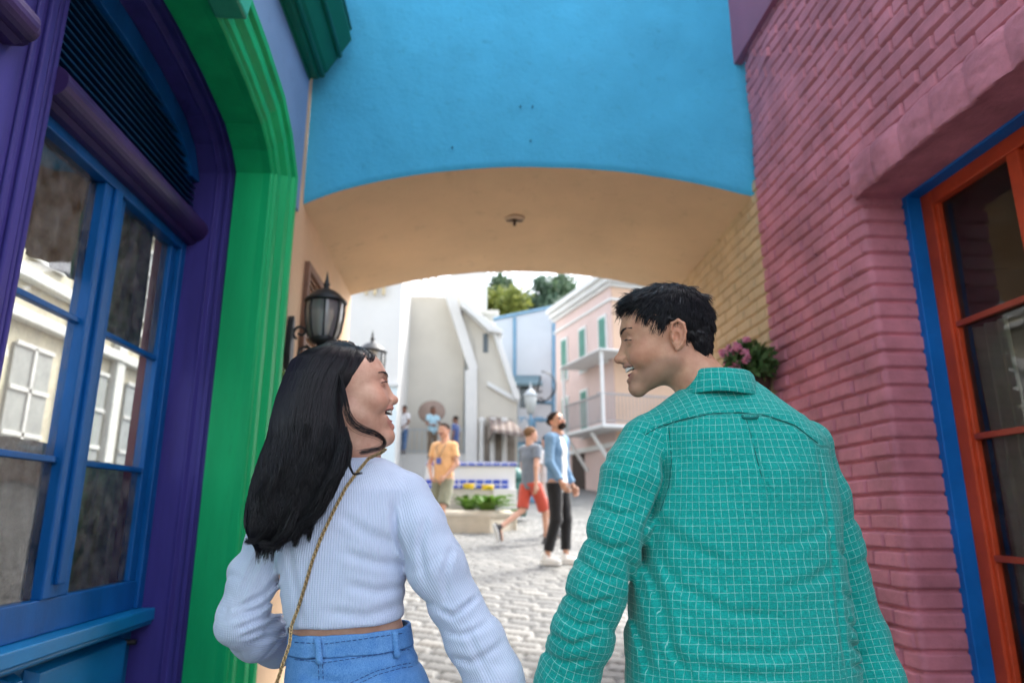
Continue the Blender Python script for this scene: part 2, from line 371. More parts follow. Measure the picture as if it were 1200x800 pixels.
# room behind the window
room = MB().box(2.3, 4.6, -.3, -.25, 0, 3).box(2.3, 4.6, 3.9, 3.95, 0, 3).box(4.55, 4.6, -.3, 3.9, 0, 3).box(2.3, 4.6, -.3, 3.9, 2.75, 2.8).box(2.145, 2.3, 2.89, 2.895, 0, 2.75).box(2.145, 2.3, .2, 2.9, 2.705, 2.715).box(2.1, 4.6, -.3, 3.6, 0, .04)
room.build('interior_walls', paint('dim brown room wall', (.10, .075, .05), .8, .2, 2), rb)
def drape(name, x, ya, yb, za, zb, mat, parent, amp=.02, n=9, flare=0, seed=0, axis='x'):
    yy = np.linspace(ya, yb, 90); zz = np.linspace(za, zb, 24); Yg, Zg = np.meshgrid(yy, zz, indexing='ij')
    t = (Yg-ya)/(yb-ya); k = (Zg-za)/(zb-za)
    Yd = Yg+flare*(1-k)**2*np.where(True, (t), 0)
    Xd = x+amp*np.sin(t*n*2*PI+seed+.6*np.sin(k*3+seed))+amp*.5*np.sin(t*n*4.7+seed*2+k*2)
    return mk(name, np.stack([Xd, Yd, Zg], -1), gridfaces(90, 24), mat, parent, True)
cream_cloth = paint('pale curtain cloth', (.62, .58, .46), .9, .1, 8, .3, 200)
drape('curtain', 2.22, 2.60, 2.80, .9, 2.04, cream_cloth, rb, .012, 3, 0, 1)
drape('curtain', 2.22, 1.80, 1.88, .7, 2.5, paint('brown curtain cloth', (.16, .12, .08), .9, .1, 8, .3, 200), rb, .015, 3, 0, 2)
ch = MB()
for x, y, z0, z1 in ((2.3, 2.62, 1.62, 1.72), (2.3, 2.62, 1.30, 1.38)): ch.box(x, x+.03, y-.6, y+.1, z0, z1)
for y in (2.72, 2.45, 2.12, 1.9): ch.box(2.3, 2.34, y-.02, y+.02, .3, 1.75)
ch.box(2.25, 2.9, 1.4, 2.6, .98, 1.02)
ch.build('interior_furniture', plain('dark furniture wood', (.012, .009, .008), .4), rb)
lp_ = MB().lathe([(.0, 0), (.05, .0), (.055, .02), (.02, .05), (.03, .1), (.045, .16), (.02, .24), (.05, .3), (.035, .36), (.0, .37)], (2.42, 2.33, 1.02), 20)
lp_.build('interior_vase', paint('grey ceramic', (.3, .32, .3), .3), rb, True)

# ================================================================ ARCHWAY over the alley
arch = empty('archway', (.39, 4.9, 0), 'sky blue archway with a tan underside spanning the alley', 'archway')
cf = np.array([(-1.066, 3.118), (-.95, 3.175), (-.835, 3.222), (-.58, 3.30), (-.304, 3.358), (.02, 3.402), (.353, 3.424), (.7, 3.421), (1.024, 3.40), (1.25, 3.372), (1.473, 3.335), (1.66, 3.295), (1.842, 3.25)])
cb = np.array([(-1.066, 3.10), (-.80, 3.175), (-.56, 3.236), (-.25, 3.298), (.045, 3.335), (.35, 3.35), (.66, 3.349), (.9, 3.335), (1.126, 3.312), (1.3, 3.285), (1.476, 3.254), (1.66, 3.21), (1.842, 3.16)])
xa = np.linspace(-1.066, 1.90, 240)
zf = np.interp(xa, cf[:, 0], cf[:, 1]); zf = np.convolve(np.pad(zf, 8, 'edge'), np.ones(17)/17, 'valid'); zb_ = np.interp(xa, cb[:, 0], cb[:, 1])
zf[:8] = np.interp(xa[:8], cf[:, 0], cf[:, 1]); zf = zf+.004*(fbm(xa*6, xa*0, 3)-.5)
K = 170
T = np.linspace(0, 1, K)[None, :]**1.0
Zt = zf[:, None]+(7.2-zf[:, None])*T; Xt = np.repeat(xa[:, None], K, 1)
Yt = 4.0-.022*(fbm(Xt*2.2, Zt*2.2, 51)-.5)-.006*(fbm(Xt*11, Zt*7, 52)-.5)-.0012*(fbm(Xt*26, Zt*26, 53)-.5)
rnd = np.clip(1-(Zt-zf[:, None])/.02, 0, 1); Yt += .012*rnd**2
mk('front_wall', np.stack([Xt, Yt, Zt], -1), gridfaces(240, K), M['blue'], arch, True)
Ks = 60; T = np.linspace(0, 1, Ks)[None, :]
Zs = zf[:, None]*(1-T)+zb_[:, None]*T+.006*(fbm(xa[:, None]*2+T*0, T*4+xa[:, None]*0, 61)-.5); Ys = 4.012+(5.8-4.012)*T+xa[:, None]*0
mk('soffit', np.stack([np.repeat(xa[:, None], Ks, 1), Ys, Zs], -1), gridfaces(240, Ks), M['soffit'], arch, True)
Zt2 = zb_[:, None]+(7.2-zb_[:, None])*np.linspace(0, 1, 8)[None, :]
mk('back_wall', np.stack([np.repeat(xa[:, None], 8, 1), Zt2*0+5.8, Zt2], -1), gridfaces(240, 8), M['tan'], arch, True)
# small marks of old fixings in the blue render
hole = plain('hole grey', (.03, .20, .32), .9)
for u, v, r in ((530, 173, .008), (610, 125, .007), (624, 125, .007), (622, 165, .007)):
    p = atY(u, v, 3.99); MB().lathe([(0, -.004), (r, -.004), (r*.9, .004), (0, .004)], p, 12, 'y').build('fixing_hole', hole, arch)
# tan painted brick side of the passage (right) and stucco side (left)
pr_ = empty('passage_wall', (2.0, 4.9, 0), 'tan painted brick wall under the archway behind the man', 'wall')
wall_grid('brick_wall', 3.95, 5.8, .6, 3.36, .008, .006, M['tanbrick'], pr_, sm=False)
MB().box(1.86, 2.3, 3.96, 5.8, 0, 3.36).box(1.86, 2.3, 4.05, 5.8, 3.3, 7).build('wall_core', M['tanbrick'], pr_)
fl = MB(); fl.box(1.825, 1.846, 3.99, 5.8, 3.10, 3.40)
pl_ = empty('passage_wall', (-1.3, 4.9, 0), 'tan stucco wall under the archway carrying the black lantern', 'wall')
yy = np.linspace(3.60, 5.8, 260); zz = np.linspace(0, 6.5, 400); Yg, Zg = np.meshgrid(yy, zz, indexing='ij')
Xg = -1.066+.006*(fbm(Yg*2.5, Zg*2.5, 81)-.5)+.0025*(fbm(Yg*14, Zg*14, 82)-.5)
ed = np.clip((3.64-Yg)/.04, 0, 1); Xg = Xg-ed*.02*(1+fbm(Zg*4, Yg*0, 9))
mk('stucco_wall', np.stack([Xg, Yg, Zg], -1), gridfaces(260, 400), M['tan'], pl_, True)
MB().box(-1.5, -1.09, 3.62, 5.8, 0, 6.5).build('wall_core', M['tan'], pl_)
# wooden shutter on the tan wall
sh = MB(); sy0, sy1, sz0, sz1 = 4.16, 4.72, 1.75, 2.80
sh.box(-1.07, -1.035, sy0, sy0+.05, sz0, sz1).box(-1.07, -1.035, sy1-.05, sy1, sz0, sz1).box(-1.07, -1.036, sy0+.05, sy1-.05, sz1-.05, sz1).box(-1.07, -1.036, sy0+.05, sy1-.05, sz0, sz0+.05)
sho = empty('wall_shutter', (-1.05, 4.44, 1.75), 'brown wooden louvred shutter on the tan wall behind the lantern', 'shutter')
sh.build('frame', paint('brown shutter wood', (.20, .10, .06), .6, .2, 6, .3, 60), sho, bev=.004)
sl = MB()
for i in range(22):
    z = sz0+.07+i*.042
    sl.hexa([(-1.068, sy0+.05, z+.02), (-1.042, sy0+.05, z), (-1.068, sy1-.05, z+.02), (-1.042, sy1-.05, z), (-1.068, sy0+.05, z+.028), (-1.042, sy0+.05, z+.008), (-1.068, sy1-.05, z+.028), (-1.042, sy1-.05, z+.008)])
sl.build('louvres', paint('shutter slat wood', (.24, .12, .075), .6, .2, 6, .3, 60), sho)
# ceiling fixture
cz = 3.375
cl = empty('ceiling_fixture', atY(603, 262, 4.75), 'small rusty fixture plate with a hook in the middle of the arch underside', 'fixture')
p = atY(603, 262, 4.75); p[2] = 3.375
MB().lathe([(0, .006), (.07, .006), (.075, .01), (.075, .02), (0, .02)], (p[0], p[1], p[2]), 28).build('plate', paint('beige plate', (.58, .42, .28), .6), cl)
MB().lathe([(0, -.035), (.008, -.04), (.013, -.028), (.008, -.01), (.022, 0), (0, .001)], (p[0], p[1], p[2]), 14).tube([(p[0]-.06, p[1], p[2]-.003), (p[0]+.06, p[1], p[2]-.003)], .005, 6).build('hook', plain('rust brown', (.08, .045, .03), .6, .4), cl, True)

# ================================================================ LEFT: shopfront
lb = empty('shopfront_building', (-1.6, 2, 0), 'purple and green arched shopfront with blue glazed doors, left side of the alley', 'building')
YC = 2.1
def arch_path(yi, off, zs=2.95, down=0.0):
    """far jamb upwards, over the segmental arch, down the near jamb; off = distance outward of the inner green line"""
    pts = [(0, 2.95), (-.07, 3.02), (-.19, 3.085), (-.47, 3.14), (-.74, 3.17), (-1.18, 3.185)]
    far = [(3.28+y, z) for y, z in pts]
    near = [(2*YC-y, z) for y, z in far[::-1][1:]]
    c = far+near
    c = [(3.28, 0.0)]+c+[(2*YC-3.28, 0.0)]
    return c
def offset_poly(c, o):
    out = []
    for i, (y, z) in enumerate(c):
        a = np.array(c[max(i-1, 0)]); b = np.array(c[min(i+1, len(c)-1)])
        if i == 0: n = np.array([1, 0.])
        elif i == len(c)-1: n = np.array([-1, 0.])
        else:
            t1 = np.array(c[i])-a; t2 = b-np.array(c[i]); t1 /= np.linalg.norm(t1); t2 /= np.linalg.norm(t2)
            n1 = np.array([t1[1], -t1[0]]); n2 = np.array([t2[1], -t2[0]]); n = n1+n2; n /= np.linalg.norm(n); n = n/max(.6, n.dot(n1))
        out.append((y+n[0]*o, z+n[1]*o))
    return out
base = arch_path(0, 0)
def sweep_arch(mb, prof):   # prof: (outward offset, X)
    cols = [offset_poly(base, o) for o, x in prof]
    rings = [[(prof[k][1], cols[k][i][0], cols[k][i][1]) for k in range(len(prof))] for i in range(len(base))]
    mb.loft(rings, True, True); return mb
g = sweep_arch(MB(), [(.04, -1.24), (.04, -1.10), (.035, -1.06), (.045, -1.05), (.06, -1.05), (.07, -1.035), (.10, -1.03), (.12, -1.035), (.135, -1.02), (.15, -1.005), (.19, -1.0), (.215, -1.005), (.225, -.985), (.26, -.98), (.28, -.995), (.30, -1.03), (.30, -1.10), (.30, -1.24)])
go = g.build('green_surround', M['green'], lb, bev=.003)
p_ = sweep_arch(MB(), [(.09, -1.52), (.085, -1.36), (.08, -1.345), (.10, -1.33), (.10, -1.30), (.075, -1.295), (.075, -1.275), (.085, -1.27), (.085, -1.255), (.065, -1.25), (.065, -1.241), (.2, -1.241), (.2, -1.52)])
po = p_.build('purple_reveal', M['purple'], lb, bev=.003)
# louvred fanlight in the arch head
X0 = -1.47
lv = MB(); ring = [offset_poly(base[1:-1], o) for o in (.10, -.0)]
rg = []
for i in range(len(ring[0])):
    a = ring[0][i]; b = ring[1][i]
    rg.append([(X0-.03, a[0], a[1]-.02), (X0+.03, a[0], a[1]-.02), (X0+.03, b[0], b[1]-.03), (X0-.03, b[0], b[1]-.03)])
lv.loft(rg); lvo = lv.box(X0-.03, X0+.028, .8, 3.37, 2.70, 2.745).build('louvre_frame', M['wblue'], lb, bev=.003)
sl = MB()
def arch_z(y):
    yy_ = np.array([q[0] for q in base[1:-1]])[::-1]; zz_ = np.array([q[1] for q in base[1:-1]])[::-1]
    return float(np.interp(y, yy_, zz_))
nsl = 12
for i in range(nsl):
    z = 2.755+i*.033
    ye = max([y for y in np.linspace(2.1, 3.36, 120) if arch_z(min(y, 3.27)) > z+.03] or [2.2]); yn = 2*YC-ye
    sl.hexa([(X0-.02, yn, z+.016), (X0+.018, yn, z), (X0-.02, ye, z+.016), (X0+.018, ye, z), (X0-.02, yn, z+.022), (X0+.018, yn, z+.006), (X0-.02, ye, z+.022), (X0+.018, ye, z+.006)])
sl.build('louvres', M['wbluedk'], lvo)
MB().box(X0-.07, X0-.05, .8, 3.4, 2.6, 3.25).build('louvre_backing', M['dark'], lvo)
# rounded purple transom bars
def halfbar(y0, y1, xc, zc, r):
    mb = MB(); pf = []
    for k in range(13):
        a = -PI/2+PI*k/12; pf.append((xc+r*math.cos(a)*1.15, zc+r*math.sin(a)))
    pf = [(xc-.08, zc-r*1.25), (xc+.0, zc-r*1.25), (xc+.02, zc-r*1.05)]+pf+[(xc-.08, zc+r)]
    ring = lambda y, s=1: [(x if s == 1 else xc+(x-xc)*s, y, zc+(z-zc)*s) for x, z in pf]
    mb.loft([ring(y0), ring(y1)]); return mb
halfbar(2.10, 3.372, -1.435, 2.655, .062).build('transom', M['purpledk'], lb, bev=.004)
halfbar(.9, 1.83, -1.36, 2.655, .055).build('transom', M['purpledk'], lb, bev=.004)
halfbar(1.831, 1.86, -1.36, 2.655, .04).build('transom_end', M['purpledk'], lb, bev=.01)
# purple mullion between the two bays
mu = MB().box(-1.55, -1.42, 1.60, 2.115, 0, 3.24).box(-1.42, -1.395, 1.66, 2.03, 0, 3.24).box(-1.42, -1.40, 2.045, 2.065, 0, 3.24).box(-1.42, -1.405, 2.08, 2.10, 0, 3.24).box(-1.395, -1.38, 1.98, 2.015, 0, 3.24).box(-1.395, -1.384, 1.93, 1.955, 0, 3.24)
mu.build('mullion', M['purple'], lb, bev=.006)
# keystone
MB().prism([(2.22, 3.20), (2.44, 3.19), (2.50, 3.40), (2.48, 3.44), (2.52, 3.48), (2.52, 3.66), (2.06, 3.66), (2.10, 3.44)], lambda a, b: (-1.06, a, b), lambda a, b: (-.93, a, b)).build('keystone', paint('pale green paint', (.03, .36, .2), .35, .08, 3), lb, bev=.012)
# wall above and beside
outer = offset_poly(base, .29)[1:-1]
poly = [(y, z) for y, z in outer if .6 < y < 3.9]
wy1 = 3.86
poly = [(wy1, 3.0)]+[(3.615, 3.0)]+poly[1:-1]+[(.4, 3.0), (.2, 3.0), (.2, 5.0), (wy1, 5.0)]
MB().prism(poly, lambda a, b: (-1.40, a, b), lambda a, b: (-1.05, a, b)).build('upper_wall', M['bluegrey'], lb)
MB().box(-1.4, -1.05, .2, .62, 0, 3.0).build('near_wall', M['bluegrey'], lb)
# green cornice
y1c = 3.86
pc = [atY(345, 80, y1c), atY(350, 92, y1c), atY(372, 93, y1c), atY(384, 84, y1c), atY(412, 47, y1c), atY(407, 20, y1c), atY(400, -30, y1c)]
pf = [(p[0], p[2]) for p in pc]; pf = [(-1.05, pf[0][1]+.02)]+pf+[(pf[-1][0], 4.7), (-1.05, 4.7)]
x0, x1 = pf[1][0], pf[5][0]
cn = MB(); cn.loft([[(a, y1c, b) for a, b in pf], [(a, .2, b) for a, b in pf]])
zc = pf[3][1]
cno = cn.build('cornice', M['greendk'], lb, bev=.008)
cm = MB()
for i in range(len(pf)-4):
    a, b = np.array(pf[2+i]), np.array(pf[3+i]) if 3+i < len(pf) else np.array(pf[-1])
    m_ = (a+b)/2
    cm.tube([(m_[0], .2, m_[1]-.005), (m_[0], y1c-.004, m_[1]-.005)], .018, 8)
cm.build('cornice_bead', M['greendk'], cno, True)
# french window
XD = -1.50
fw = MB(); y0, y1 = 2.116, 3.372
fw.box(XD-.04, XD+.035, y1-.052, y1, .836, 2.585).box(XD-.04, XD+.035, y0, y1-.052, 2.535, 2.585)
fw.box(XD-.04, XD+.02, y0, y1-.052, .836, .955)       # bottom rail
fw.box(XD-.04, XD+.028, 2.60, 2.69, .955, 2.535).box(XD-.04, XD+.018, 2.692, 2.78, .955, 2.535).box(XD+.028, XD+.045, 2.655, 2.705, 1.0, 2.535)
fw.box(XD-.04, XD+.012, y0, 2.15, .955, 2.535).box(XD-.04, XD+.012, 3.26, 3.318, .955, 2.535)
fwo = fw.build('french_window', M['wblue'], lb, bev=.005)
z1 = atX(89, 373, -1.49)[2]; z2 = atX(62, 536, -1.49)[2]; z3 = atX(184, 420, -1.49)[2]; z4 = atX(165, 552, -1.49)[2]
for z in ((z1+z3)/2, (z2+z4)/2):
    for a, b in ((2.151, 2.599), (2.781, 3.259)): MB().box(XD-.02, XD+.01, a, b, z-.011, z+.011).build('glazing_bar', M['wblue'], fwo, bev=.003)
for a, b in ((2.12, 2.62), (2.76, 3.3)):
    MB().add([(XD-.01, a, .93), (XD-.01, b, .93), (XD-.01, b, 2.55), (XD-.01, a, 2.55)], [(0, 1, 2, 3)]).build('glass_pane', M['glass'], fwo)
MB().box(XD-.075, XD-.041, 3.262, 3.30, .9, 2.6).build('inner_frame', plain('dark red wood', (.12, .012, .012), .4), lb)
sb = MB().box(-1.53, -1.405, y0, 3.369, .782, .835).box(-1.53, -1.415, y0, 3.368, .765, .782)
sb.build('sill', M['sillb'], lb, bev=.006)
pn = MB().box(-1.56, -1.50, y0, y1, 0, .775)
pn.build('apron', paint('teal blue panel paint', (.0, .16, .36), .45, .15, 4, .2, 60, .15), lb)
for a, b in ((2.15, 2.42), (2.47, 2.56), (2.61, 3.26)):
    MB().hexa([(-1.5, a, .1), (-1.455, a+.02, .12), (-1.5, b, .1), (-1.455, b-.02, .12), (-1.5, a, .735), (-1.455, a+.02, .715), (-1.5, b, .735), (-1.455, b-.02, .715)]).build('raised_panel', M['sillb'], lb, bev=.003)
MB().lathe([(0, -.07), (.02, -.07), (.028, -.06), (.03, -.05), (.02, -.04), (.012, -.03), (.012, .02), (0, .02)][::-1], (-1.47, 3.315, .70), 16, 'x').build('door_knob', M['iron'], lb, True)
# near bay of the shopfront (mostly beside the camera)
MB().box(-1.56, -1.5, .86, 1.6, 0, .9).box(-1.54, -1.48, .86, 1.6, 2.5, 2.68).box(-1.54, -1.48, .86, .95, .9, 2.5).box(-1.54, -1.48, 1.5, 1.6, .9, 2.5).build('french_window', M['wblue'], lb, bev=.005)
# things seen through the glass: drapes, then an added cream facade, open to the sky, imitating a reflection
lace = paint('grey green lace', (.34, .38, .34), .95, .5, 22, .6, 120, .5)
mossy = paint('mossy drape', (.17, .30, .20), .95, .5, 20, .6, 120, .6)
drape('curtain', -1.575, 2.10, 2.74, 2.14, 2.6, paint('grey brown drape', (.20, .18, .15), .95, .5, 14, .6, 140, .4), lb, .012, 5, 0, 3)
drape('curtain', -1.575, 2.82, 3.24, 1.98, 2.6, paint('green drape', (.09, .2, .12), .95, .5, 18, .6, 140, .5), lb, .012, 4, 0, 4)
drape('curtain', -1.575, 3.29, 3.42, .8, 2.6, paint('plum drape', (.13, .09, .12), .95, .3, 18, .4, 140), lb, .010, 3, 0, 5)
drape('curtain', -1.575, 2.10, 2.74, .7, 1.50, lace, lb, .010, 4, 0, 6)
drape('curtain', -1.575, 2.80, 3.28, .7, 1.46, mossy, lb, .012, 5, 0, 7)
cw = empty('reflection_stand_in', (-6.8, 8, 0), 'added cream facade behind the shop glass, standing in for a reflected building', 'building')
MB().box(-7.0, -6.5, 2, 18, 0, 7.5).build('wall', paint('cream render', (.42, .385, .29), .7, .06, 2), cw)
tr = MB()
for y in (5.2, 6.6, 8.4, 9.3, 11.2, 12.6, 14.5, 16): tr.box(-6.5, -6.36, y-.14, y+.14, 0, 7)
for z in (1.2, 3.9, 4.5, 6.6): tr.box(-6.5, -6.32, 3, 17, z, z+.16)
tr.build('trim', paint('white trim', (.52, .52, .49), .5, .04, 3), cw, bev=.02)
for y in (5.9, 7.5, 10.25, 11.9, 13.5):
  for z0, z1 in ((1.7, 3.6), (4.9, 6.3)):
    o = MB().box(-6.499, -6.45, y-.45, y+.45, z0, z1).build('window', plain('grey pane', (.26, .27, .26), .2), cw)
    q = MB().box(-6.449, -6.42, y-.03, y+.03, z0, z1)
    for k in range(4): z = z0+(z1-z0)*k/3; q.box(-6.449, -6.42, y-.45, y+.45, z-.03, z+.03)
    q.build('window_bars', paint('white bar', (.5, .5, .48), .5), o)
MB().box(-3.0, -1.45, .1, .2, 0, 4.0).build('side_wall', M['tan'], lb)

# ================================================================ wall lantern on the tan wall
def lantern(name, c, s, label, cat, group=None):
    """c = centre of the glass body"""
    c = np.array(c, float); e = empty(name, c-np.array([0, 0, .16*s]), label, cat, group)
    def L_(prof): return [(r*s, h*s) for r, h in prof]
    o = MB().lathe(L_([(0, .11), (.118, .105), (.125, .112), (.118, .125), (.105, .135), (.085, .158), (.06, .178), (.03, .19), (.018, .2), (.014, .215), (.022, .222), (.014, .232), (.009, .26), (.0, .31)]), c, 28).build('cap', M['iron'], e, True)
    MB().lathe(L_([(0, -.105), (.075, -.105), (.08, -.112), (.072, -.13), (.05, -.14), (.03, -.15), (.045, -.165), (.06, -.172), (.03, -.19), (.018, -.21), (.0, -.215)][::-1]), c, 24).build('base', M['iron'], e, True)
    gb = MB(); rb_ = MB(); prof = [(.078, -.105), (.093, -.06), (.103, 0), (.108, .05), (.106, .105)]
    n = 8
    for k in range(n):
        a0 = 2*PI*k/n+.2; a1 = a0+2*PI/n; rings = []
        for r, h in prof:
            rings.append([tuple(c+np.array([r*math.cos(a)*s, r*math.sin(a)*s, h*s])) for a in np.linspace(a0, a1, 4)])
        gb.loft(rings, False, False)
        rb_.tube([tuple(c+np.array([(r+.003)*math.cos(a0)*s, (r+.003)*math.sin(a0)*s, h*s])) for r, h in prof], .0055*s, 6)
    gb.build('glass_panel', LGLASS, e, True)
    rb_.build('ribs', M['iron'], e, True)
    MB().lathe(L_([(0, -.1), (.02, -.1), (.02, -.03), (.03, .0), (.03, .04), (.015, .07), (0, .075)]), c, 14).build('bulb', plain('opal bulb', (.8, .8, .78), .3), e, True)
    return e, c
def lglass():
    m, t, b = new_mat('frosted lantern glass'); L = t.links.new
    tr = N(t, 'ShaderNodeBsdfTransparent'); tr.inputs[0].default_value = (.8, .84, .84, 1)
    gl = N(t, 'ShaderNodeBsdfGlossy'); gl.inputs['Roughness'].default_value = .08
    df = N(t, 'ShaderNodeBsdfTranslucent'); df.inputs[0].default_value = (.72, .75, .76, 1); d2 = N(t, 'ShaderNodeBsdfDiffuse'); d2.inputs[0].default_value = (.62, .65, .66, 1)
    a = N(t, 'ShaderNodeMixShader'); a.inputs[0].default_value = .5; L(df.outputs[0], a.inputs[1]); L(d2.outputs[0], a.inputs[2])
    b_ = N(t, 'ShaderNodeMixShader'); b_.inputs[0].default_value = .45; L(tr.outputs[0], b_.inputs[1]); L(a.outputs[0], b_.inputs[2])
    fr = N(t, 'ShaderNodeFresnel', IOR=1.9); c_ = N(t, 'ShaderNodeMixShader'); L(fr.outputs[0], c_.inputs[0]); L(b_.outputs[0], c_.inputs[1]); L(gl.outputs[0], c_.inputs[2])
    L(c_.outputs[0], t.nodes['Material Output'].inputs[0]); return m
LGLASS = lglass()
lx = -.86
pc_ = atX(380, 376, lx)
e, c = lantern('wall_lantern', pc_, 1.0, 'black iron lantern with frosted panes on a scroll bracket on the tan wall', 'lantern')
br = MB(); wy = c[1]; zc = c[2]
br.tube([(lx, wy, zc-.2), (lx, wy, zc-.25), (lx-.03, wy, zc-.28), (-1.0, wy, zc-.29), (-1.04, wy, zc-.28)], .012, 8)
def scroll(cx, cz, r, a0, a1, turns=1.4, n=26, rr=.008):
    pts = []
    for i in range(n):
        t = i/(n-1); a = a0+(a1-a0)*t; q = r*(1-.75*t); pts.append((cx+q*math.cos(a), wy, cz+q*math.sin(a)))
    br.tube(pts, rr, 6)
scroll(-.96, zc-.20, .06, -1.6, 6.5); scroll(-.99, zc-.07, .045, -2, -9); scroll(-.93, zc-.33, .05, 1.6, 8.5); scroll(-1.0, zc-.38, .035, 1.2, -6)
br.tube([(-1.04, wy, zc-.42), (-.98, wy, zc-.40), (-.90, wy, zc-.34), (lx-.01, wy, zc-.25)], .009, 6)
br.build('scroll_bracket', M['iron'], e, True)
MB().prism([(wy-.03, zc-.45), (wy+.03, zc-.45), (wy+.045, zc-.38), (wy+.03, zc-.3), (wy+.045, zc-.2), (wy+.03, zc-.06), (wy+.02, zc-.0), (wy, zc+.03), (wy-.02, zc), (wy-.03, zc-.06), (wy-.045, zc-.2), (wy-.03, zc-.3), (wy-.045, zc-.38)],
  lambda a, b: (-1.065, a, b), lambda a, b: (-1.03, a, b)).build('back_plate', M['iron'], e, bev=.005)
# ================================================================ PLAZA beyond the arch
W_ = dict(
 cream=paint('cream stucco', (.58, .55, .48), .7, .05, 1, .2, 20, .06),
 white=paint('white stucco', (.68, .68, .66), .7, .04, 1, .2, 20, .05),
 grey=paint('pale grey stucco', (.66, .77, .82), .7, .04, .8, .2, 20, .05),
 pink=paint('pale pink stucco', (.64, .49, .45), .7, .05, .9, .2, 20, .06),
 peach=paint('peach stucco', (.66, .46, .33), .7, .05, .9, .2, 20, .05),
 trim=paint('white trim paint', (.68, .69, .68), .5, .03, 2),
 shut=paint('green shutter', (.10, .30, .24), .6, .1, 4),
 tblue=paint('grey blue timber', (.13, .28, .42), .6, .08, 3),
 panel=paint('blue grey plaster', (.47, .53, .58), .7, .04, 1),
 slate=paint('teal slate', (.10, .18, .22), .6, .2, 5, .5, 30),
 win=plain('far window glass', (.06, .08, .09), .1),
 brown=paint('brown shade cloth', (.22, .16, .13), .8),
 rail=paint('pale grey rail', (.5, .55, .58), .5),
)
def frame(p, q):
    p = np.array(p[:2], float); q = np.array(q[:2], float); al = (q-p)/np.linalg.norm(q-p)
    return (p, al, np.array([al[1], -al[0]])), float(np.linalg.norm(q-p))   # normal to the right of the walk p->q
def build_window(fr, s0, s1, z0, z1, parent, shut=True, mat=None):
    o = MB().fbox(fr, s0-.06, s1+.06, z0-.06, z1+.08, .0, .05).build('window', W_['trim'], parent, bev=.01)
    MB().fbox(fr, s0, s1, z0, z1, .051, .055).build('pane', mat or (W_['shut'] if shut else W_['win']), o)
    m = (s0+s1)/2; q = MB()
    if shut:
        k = z0+.06
        while k < z1-.04: q.fbox(fr, s0+.02, s1-.02, k, k+.025, .056, .07); k += .06
        q.build('shutter_slats', W_['shut'], o)
    else:
        q.fbox(fr, m-.02, m+.02, z0, z1, .056, .07).fbox(fr, s0, s1, (z0+z1)/2-.02, (z0+z1)/2+.02, .056, .07); q.build('window_bars', W_['trim'], o)
# --- pink building with the balcony
pA = np.array([2.93, 23.0]); pB = np.array([4.07, 19.0]); nrm = np.array([.962, .272]); pC_ = pB+nrm*7; pD = pA+nrm*7
zt0 = 8.0
pk = empty('pink_building', (6, 22, 1.6), 'pale pink building with white cornice, green shutters and a corner balcony', 'building')
def vprism(pts, z0, z1):
    return MB().prism([tuple(p) for p in pts], lambda a, b: (a, b, z0), lambda a, b: (a, b, z1))
vprism([pB, pC_, pD, pA], 1.0, zt0).build('wall', W_['pink'], pk)
fl_, ln = frame(pA, pB); fr_, lr = frame(pB, pC_)
MB().fbox(fr_, .02, 6.9, 1.2, zt0-.02, 0, .02).build('front_wall', W_['peach'], pk)
cn = MB()
for o, z0, z1 in ((.10, 7.72, 7.82), (.22, 7.82, 7.98), (.34, 7.98, 8.16), (.06, 7.30, 7.38)):
    cn.fbox(fl_, -.1, ln+o, z0, z1, 0, o); cn.fbox(fr_, -.0, lr+.1, z0, z1, 0, o)
vp = MB(); cn.build('cornice', W_['trim'], pk, bev=.02)
vprism([pB+[-.1, -.1], pC_, pD, pA+[-.1, .1]], 8.161, 8.3).build('roof', W_['trim'], pk)
for s in (.55, 2.0, 3.4):
    build_window(fl_, s, s+.42, 5.55, 6.9, pk)
    if s < 3: build_window(fl_, s, s+.42, 3.5, 4.9, pk)
build_window(fr_, 1.0, 1.6, 5.6, 6.95, pk); build_window(fr_, 3.0, 3.6, 5.6, 6.95, pk)
# corner balcony: floor, roof, posts, railing, braces
bl_ = MB(); fz, rz = 3.55, 5.55
o1 = .8
def both(mb, z0, z1, oa, ob, sa=2.2, sb=3.6):
    mb.fbox(fl_, sa, ln+ob, z0, z1, oa, ob); mb.fbox(fr_, -oa, sb, z0, z1, oa, ob); return mb
both(MB(), fz-.10, fz, .0, o1).build('balcony_floor', W_['trim'], pk, bev=.02)
both(MB(), rz, rz+.06, .0, o1+.05).build('balcony_roof', W_['trim'], pk, bev=.02)
for fr, s in ((fl_, 2.3), (fl_, ln+o1-.08), (fr_, 1.6), (fr_, 3.4)): MB().fbox(fr, s-.04, s+.04, fz, rz, o1-.10, o1-.02).build('balcony_post', W_['trim'], pk, bev=.01)
rl = MB()
for fr, a, b in ((fl_, 2.3, ln+o1-.1), (fr_, -.9, 3.4)):
    rl.fbox(fr, a, b, fz+.8, fz+.85, o1-.1, o1-.05).fbox(fr, a, b, fz+.08, fz+.11, o1-.1, o1-.05)
    k = a+.08
    while k < b: rl.fbox(fr, k, k+.02, fz+.1, fz+.8, o1-.085, o1-.065); k += .11
rl.build('balcony_railing', paint('pale iron rail', (.35, .33, .33), .5), pk)
for fr, s in ((fl_, 2.4), (fl_, ln-.1), (fr_, .3), (fr_, 2.4)):
    p0, al, no = fr
    a = p0+al*s; MB().tube([(a[0]+no[0]*.05, a[1]+no[1]*.05, 2.45), (a[0]+no[0]*(o1-.1), a[1]+no[1]*(o1-.1), fz-.15)], .055, 6).build('balcony_brace', W_['trim'], pk)
both(MB(), 3.02, 3.16, .0, .1, 0.1, 6).build('string_course', W_['trim'], pk)
